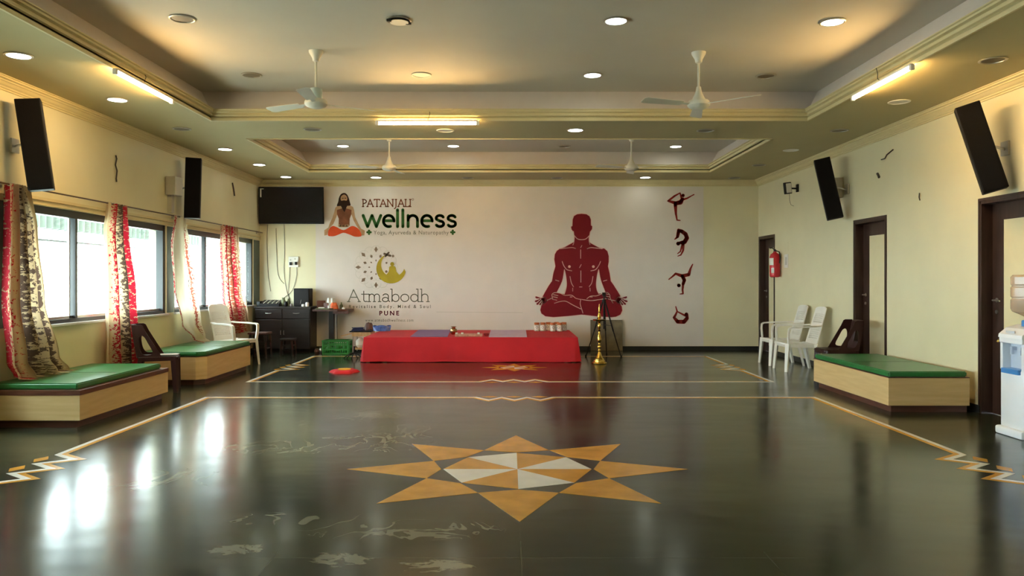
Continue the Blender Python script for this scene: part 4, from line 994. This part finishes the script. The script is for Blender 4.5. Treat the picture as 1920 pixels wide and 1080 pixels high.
# trolley with drawer left of the red platform
tr = thing('trolley', 'small metal trolley with tan drawer between green crate and red platform', 'trolley', (wx(684.5, 14.9), 14.95, 0))
for x in (-.20, .12):
    for y in (-.20, .20): MB().tube([(x, y, .03), (x, y, .44)], .011, 8).build('leg', M['chrome'], tr)
MB().box(-.22, .14, -.22, .22, .34, .42, bev=.004).build('drawer', M['tan'], tr)
MB().box(-.21, .135, -.20, .20, .09, .12).build('shelf', M['tan'], tr)
MB().prism([(-.26, -.24), (.15, -.24), (.15, .24), (-.24, .24)], 'z', .42, .44).build('top', M['black'], tr)
MB().tube([(-.21, -.23, .40), (-.31, -.27, .375), (-.41, -.27, .35)], .010, 8).build('handle', M['tan'], tr)
o = MB().lathe([(.05, 0), (.09, .05), (.09, .12), (.03, .19)], seg=16).build('bundle', M['paper'], None, True); rest('plastic_bag', o, (wx(676, 14.85), 14.85, .121), 'pale plastic bag on the lower shelf of the trolley', 'bag')
b = MB()
for k in range(4): b.box(-.10, .10, -.08, .08, k*.016, k*.016+.012, Matrix.Rotation(.25*k-.3, 4, 'Z'))
rest('clothes', b.build('pile', M['navy']), (wx(672, 14.9), 14.86, .441), 'navy folded clothes piled on the left of the trolley top', 'clothes')
o = MB().grid(lambda u, v: (.09*cos(2*pi*u)*(1-.45*v*v), .09*sin(2*pi*u)*(1-v*.6), .13*v+.012*sin(u*25)), 30, 6).build('b', M['tabw'], None, True); rest('cloth_bag', o, (wx(691, 15.0), 15.05, .446), 'brown cloth bag in the middle of the trolley top', 'bag')
o = MB().grid(lambda u, v: ((.15+.01*sin(u*40))*cos(2*pi*u)*(1+.1*v), .07*sin(2*pi*u)*(1-v*.9), .10*v+.012*sin(u*19)*v), 40, 6).build('b', M['foil'], None, True); rest('plastic_packet', o, (wx(716, 14.75), 14.75, .440), 'shiny blue plastic packet resting at the left rear of the red platform', 'packet')
# folded black stand on the floor
st = MB()
for a in range(5):
    d = -1.1+a*.5; st.tube([(0, 0, .10), (.10*sin(d), -.06*cos(d), .07), (.20*sin(d), -.12*cos(d), .008)], .009, 6)
st.tube([(0, 0, .10), (0, .02, .20)], .012, 8)
o = st.build('floor_stand', M['black']); rest('floor_stand', o, (wx(664, 14.05), 14.05, 0), 'low black splayed stand on the floor at the left end of the red platform', 'stand')

# ------------------------------------------------------------------ red draped platform
px0, px1, py0, py1, pz = -2.49, 1.17, 13.35, 15.33, .425
pl = thing('low_platform', 'long low platform under the red cloth along the back wall', 'platform', ((px0+px1)/2, (py0+py1)/2, 0))
hx, hy = (px1-px0)/2-.02, (py1-py0)/2-.02
MB().box(-hx, hx, -hy, hy, pz-.05, pz-.006).build('top', M['tan'], pl)
for sx in (-1, 1):
    for sy in (-1, 1): MB().box(sx*(hx-.05)-.03, sx*(hx-.05)+.03, sy*(hy-.05)-.03, sy*(hy-.05)+.03, 0, pz-.05).build('leg', M['tan'], pl)
cl = MB(); per = []
hx += .012; hy += .012
NX, NY = 90, 40
for i in range(NX): per.append((-hx+2*hx*i/NX, -hy, 0, -1))
for i in range(NY): per.append((hx, -hy+2*hy*i/NY, 1, 0))
for i in range(NX): per.append((hx-2*hx*i/NX, hy, 0, 1))
for i in range(NY): per.append((-hx, hy-2*hy*i/NY, -1, 0))
rows = []; K = len(per)
for r_ in range(12):
    v = r_/11; row = []
    for i, (x, y, nx, ny) in enumerate(per):
        s = i/K; d = .004+.035*v*(.4+.6*sin(s*2*pi*14+1.5*sin(s*40))*.5)+.03*v
        e = min(1, min(abs(x-hx)+abs(y+hy), abs(x+hx)+abs(y+hy))/.35)          # fold at the front corners
        d += .015*v*(1-e)
        if y > hy-.01: d *= .2
        z = pz-.004-(pz-.012)*v + (.006*sin(s*2*pi*9) if r_ == 11 else 0)+.01*(1-v)*0
        row.append(cl.b.verts.new((x+nx*d, y+ny*d, max(.004, z))))
    rows.append(row)
for A, B in zip(rows, rows[1:]):
    for k in range(K): cl.b.faces.new((A[k], A[(k+1) % K], B[(k+1) % K], B[k]))
cl.b.faces.new(rows[0])
o = cl.build('tablecloth', M['red'], None, True); rest('tablecloth', o, ((px0+px1)/2, (py0+py1)/2, .0015), 'bright red cloth draped over the long low platform', 'tablecloth')
zt = pz
def matq(pts, m_, name, lb):
    b = MB().prism(pts, 'z', zt, zt+.008); c = (sum(p[0] for p in pts)/4, sum(p[1] for p in pts)/4)
    o = b.build(name, m_)
    for v in o.data.vertices: v.co.x -= c[0]; v.co.y -= c[1]; v.co.z -= zt
    rest(name, o, (c[0], c[1], zt), lb, 'mat')
matq([(-1.70, 13.45), (-1.06, 13.42), (-1.14, 15.22), (-1.76, 15.22)], M['mauve'], 'sitting_mat', 'mauve blue mat lying on the left half of the red cloth')
matq([(-.35, 13.36), (.30, 13.36), (.32, 15.15), (-.36, 15.15)], M['pinkm'], 'sitting_mat', 'pale pink mat lying on the centre right of the red cloth')
o = MB().lathe([(.03, 0), (.055, .02), (.068, .06), (.055, .10), (.030, .115), (.034, .13), (.055, .14), (.05, .142), (.028, .128)], seg=24).build('pot', mat('copper_brass', (.45, .27, .13), .22, metal=1), None, True)
rest('water_pot', o, (wx(850.5, 14.0), 14.0, zt+.002), 'small round brass water pot on the red cloth', 'pot')
t = thing('tray', 'low tray with small items on the front of the red cloth', 'tray', (wx(880, 13.62), 13.62, zt+.001))
MB().box(-.24, .22, -.09, .09, 0, .012, bev=.003).build('base', mat('mottled_tray', (.25, .08, .06), .35, var=.5, scale=30), t)
b = MB().box(-.24, .22, -.094, -.086, 0, .04).box(-.24, .22, .086, .094, 0, .04).box(-.244, -.236, -.09, .09, 0, .04).box(.216, .224, -.09, .09, 0, .04); b.build('rim', mat('tray_rim', (.5, .28, .22), .35, var=.3, scale=25), t)
for x, lb in ((-.22, 'small clear glass at the left end of the tray'), (-.12, 'small clear glass second from the left on the tray'), (.16, 'square clear dish at the right end of the tray')):
    o = MB().lathe([(.018, 0), (.022, .05), (.018, .05), (.014, .006)], seg=14).build('g', M['paper'], None, True); rest('drinking_glass', o, (t.location.x+x, 13.60, zt+.014), lb, 'glass')
o = MB().lathe([(.03, 0), (.045, .02), (.05, .05), (.042, .05), (.03, .02)], seg=18).build('bowl', mat('dark_red_bowl', (.22, .01, .012), .4), None, True); rest('bowl', o, (wx(912, 13.62), 13.62, zt+.001), 'small dark red bowl right of the tray on the cloth', 'bowl')
# jars
def jar(x, y, lb, lidm, first=[]):
    if not first:
        t = thing('jar', lb, 'jar', (x, y, zt+.002), 0, 'printed jars on the red cloth')
        MB().lathe([(.046, 0), (.054, .012), (.056, .06), (.054, .115), (.044, .125)], seg=20).build('body', M['jarb'], t, True)
        MB().lathe([(.048, .120), (.050, .124), (.050, .158), (.045, .163)], seg=20).build('lid', M['jarl'], t, True)
        lab = MB().grid(lambda u, v: (.0572*sin(-.9+1.8*u), -.0572*cos(-.9+1.8*u), .02+.085*v), 12, 1).build('paper_label', M['label'], t, True)
        bb_ = MB()
        for a0 in range(14):
            a1 = 2*pi*a0/14; a2 = 2*pi*(a0+1)/14; P = lambda a, r_: (.058*sin(r_*cos(a)/.058), -.058*cos(r_*cos(a)/.058), .075+r_*sin(a))
            bb_.poly([P(a1, .017), P(a2, .017), P(a2, .024), P(a1, .024)])
        bb_.build('round_emblem', M['pgrey'], lab)
        first.append(t); return t
    return dup(first[0], (x, y, zt+.002), random.uniform(-.5, .5), lb)
for x, y, lb in [(1006.5, 14.95, 'printed jar, leftmost on the red cloth'), (1017.8, 14.95, 'printed jar, second from left in the row'), (1028, 15.08, 'printed jar half hidden behind its neighbours'),
                 (1036.5, 14.88, 'printed jar in the middle of the front row'), (1049.5, 14.88, 'printed jar, rightmost of the front row'), (1057.5, 15.06, 'printed jar at the rear right end'), (1043.5, 15.12, 'printed jar in the back row behind the two right front jars')]:
    jar(wx(x, y), y, lb, None)

# ------------------------------------------------------------------ brass lamp, tripod, board
o = MB().lathe([(r_*1.18, h_) for r_, h_ in [(.001, 0), (.105, 0), (.108, .012), (.098, .03), (.085, .035), (.083, .055), (.072, .062), (.070, .075), (.060, .085), (.040, .12), (.026, .17), (.018, .20), (.026, .215), (.018, .23), (.016, .25), (.028, .27), (.028, .29), (.016, .31), (.020, .325), (.014, .34), (.016, .36), (.026, .375), (.030, .40), (.024, .45), (.014, .50), (.018, .51), (.012, .53), (.014, .55), (.024, .565), (.014, .58), (.018, .60), (.026, .63), (.018, .66), (.012, .68), (.020, .70), (.035, .715), (.085, .722), (.095, .74), (.090, .742), (.03, .735), (.016, .75), (.024, .77), (.026, .80), (.016, .83), (.012, .85), (.018, .87), (.010, .89), (.014, .92), (.006, .96), (.002, 1.0)]], seg=32).build('p', M['brass'], None, True)
rest('standing_oil_lamp', o, (wx(1124, 13.10), 13.12, 0), 'tall turned brass oil lamp standing right of the red platform', 'oil lamp')
tp = thing('camera_tripod', 'black tripod standing behind the brass lamp near the back wall', 'tripod', (wx(1133, 14.35), 14.4, 0))
top = Vector((0, 0, 1.02))
for a in (-1.25, 0.95, 2.9):
    f = Vector((.36*sin(a), -.30*cos(a), 0)); k = top.lerp(f, .55)
    l_ = MB().tube([top+f*.05, k], .015, 8).tube([k-(f-top)*.03, f], .010, 8).build('leg', M['black'], tp); MB().lathe([(.014, 0), (.016, .02), (.012, .04)], tuple(f), 10).build('rubber_foot', M['black'], l_)
MB().tube([(0, 0, .50), (0, 0, 1.12)], .013, 8).lathe([(.035, .98), (.035, 1.04)], (0, 0, 0), 16).build('centre_column', M['black'], tp)
br = MB()
for a in (-1.25, 0.95, 2.9): br.bar((0, 0, .58), tuple(top.lerp(Vector((.36*sin(a), -.30*cos(a), 0)), .45)), .012, .006)
br.build('spreader', M['black'], tp)
MB().box(-.03, .03, -.04, .04, 1.11, 1.17, bev=.006).tube([(0, -.03, 1.13), (.05, -.14, 1.05)], .008, 8).build('head', M['black'], tp)
b = MB().box(-.315, .315, -.015, .015, 0, .61, Matrix.Rotation(R(-7), 4, 'X'), .003); o = b.build('leaning_board', M['board']); rest('leaning_board', o, (wx(1138, 15.45), 15.48, .003), 'grey brown square board leaning on the back wall behind the tripod', 'board')
# flat red cushion with yellow middle on the floor
t = thing('floor_cushion', 'flat red cushion with yellow centre lying on the dark floor', 'cushion', (wx(646, 11.95), 11.95, 0), R(5))
MB().grid(lambda u, v: ((.19+.022*cos(12*pi*u))*cos(2*pi*u)*(1.12*(1-.92*v)), (.27+.02*cos(12*pi*u))*sin(2*pi*u)*(1-.92*v), .035*min(1, v*5)), 60, 12).build('cover', M['red'], t, True)
MB().lathe([(.09, .034), (.10, .040), (.09, .050), (.001, .053)], seg=20).build('yellow_centre', M['yellow'], t, True)

# ------------------------------------------------------------------ right wall: extinguisher, notices
t = thing('fire_extinguisher', 'red fire extinguisher hanging on the right wall beside the far door', 'fire extinguisher', (4.85, 14.32, 1.45))
MB().lathe([(.06, 0), (.088, .01), (.092, .04), (.092, .37), (.075, .42), (.03, .45), (.03, .47)], seg=28).build('cylinder', M['exred'], t, True)
MB().lathe([(.02, .46), (.024, .49), (.02, .51)], seg=14).tube([(0, 0, .50), (-.06, -.02, .535), (-.10, -.03, .53)], .009, 8).tube([(0, 0, .49), (.02, -.08, .47)], .007, 8).build('valve', M['black'], t, True)
MB().tube([(0, -.02, .49), (.05, -.09, .46), (.06, -.105, .36), (.05, -.10, .25)], .010, 8).build('hose', M['black'], t, True)
lab = MB().grid(lambda u, v: (-.0935*cos(-.3+1.3*u), -.0935*sin(-.3+1.3*u), .22+.13*v), 12, 1); lab.grid(lambda u, v: (-.0935*cos(.5+.6*u), -.0935*sin(.5+.6*u), .08+.09*v), 8, 1); lab.build('paper_label', M['label'], t, True)
MB().box(.07, .10, -.03, .03, .36, .44).build('hanger', M['chrome'], t)
Y0 = 14.0
t = thing('notice', 'small printed notice on right wall beside the fire extinguisher', 'notice', (XR-.004, 14.02, 1.62)); MB().box(-.003, .003, -.09, .09, 0, .24).build('sheet', M['whitep'], t)
MB().box(-.005, -.003, -.04, .04, .05, .19).build('printed_picture', M['greyc'], t)
t = thing('notice', 'faint blank paper above the printed notice on the right wall', 'notice', (XR-.004, 14.02, 1.90)); MB().box(-.002, .002, -.10, .10, 0, .18).build('sheet', M['wall'], t)

# ------------------------------------------------------------------ water dispenser

t = thing('water_dispenser', 'white water dispenser with blue drip tray at the right edge', 'water dispenser', (4.65, 7.02, 0))
MB().box(-.19, .17, -.19, .19, 0, .075, bev=.02).build('base', M['dispw'], t, True)
MB().box(-.15, .16, -.165, .165, .07, .60, bev=.012).build('lower_body', M['dispw'], t, True)
b = MB().box(-.07, .16, -.165, .165, .60, .86).box(-.15, -.06, .13, .165, .59, .86).box(-.15, -.06, -.165, -.13, .59, .86).box(-.165, -.05, -.165, .165, .83, .90, bev=.01); b.build('upper_body', M['dispw'], t)
MB().prism([(-.17, .88), (.16, .88), (.16, .995), (.0, .995), (-.10, .965), (-.165, .91)], 'y', -.165, .165).build('top_cover', M['dispw'], t)
MB().box(-.076, -.071, -.13, .13, .605, .83).build('recess', M['dispg'], t)
MB().box(-.175, -.07, -.12, .12, .56, .605, bev=.006).build('drip_tray', M['blue'], t)
for y in (-.06, .06): MB().box(-.12, -.07, y-.015, y+.015, .77, .80, bev=.004).box(-.12, -.10, y-.010, y+.010, .73, .775).build('tap', M['dispg'], t)
MB().tube([(-.14, .165, .85), (-.14, .20, .85), (-.15, .21, .83)], .010, 8).build('side_tap', M['brass'], t)
MB().box(-.166, -.158, -.06, .06, .925, .945, Matrix.Rotation(0, 4, 'Z')).build('badge', M['dispg'], t)
MB().lathe([(.055, .985), (.055, 1.03), (.048, 1.04)], (.0, -.0, 0), 24).build('bottle_collar', M['blue'], t, True)
o = MB().lathe([(.03, 0), (.032, .03), (.07, .05), (.125, .075), (.138, .10), (.138, .18), (.128, .19), (.128, .20), (.138, .21), (.138, .29), (.128, .30), (.128, .31), (.138, .32), (.138, .385), (.120, .405), (.001, .41)], seg=32).build('water_bottle', mat('peach_bottle_plastic', (.72, .52, .36), .2, trans=.35, var=.05), None, True)
rest('water_bottle', o, (4.65, 7.02, 1.041), 'upturned peach-tinted water bottle on top of the dispenser', 'bottle')
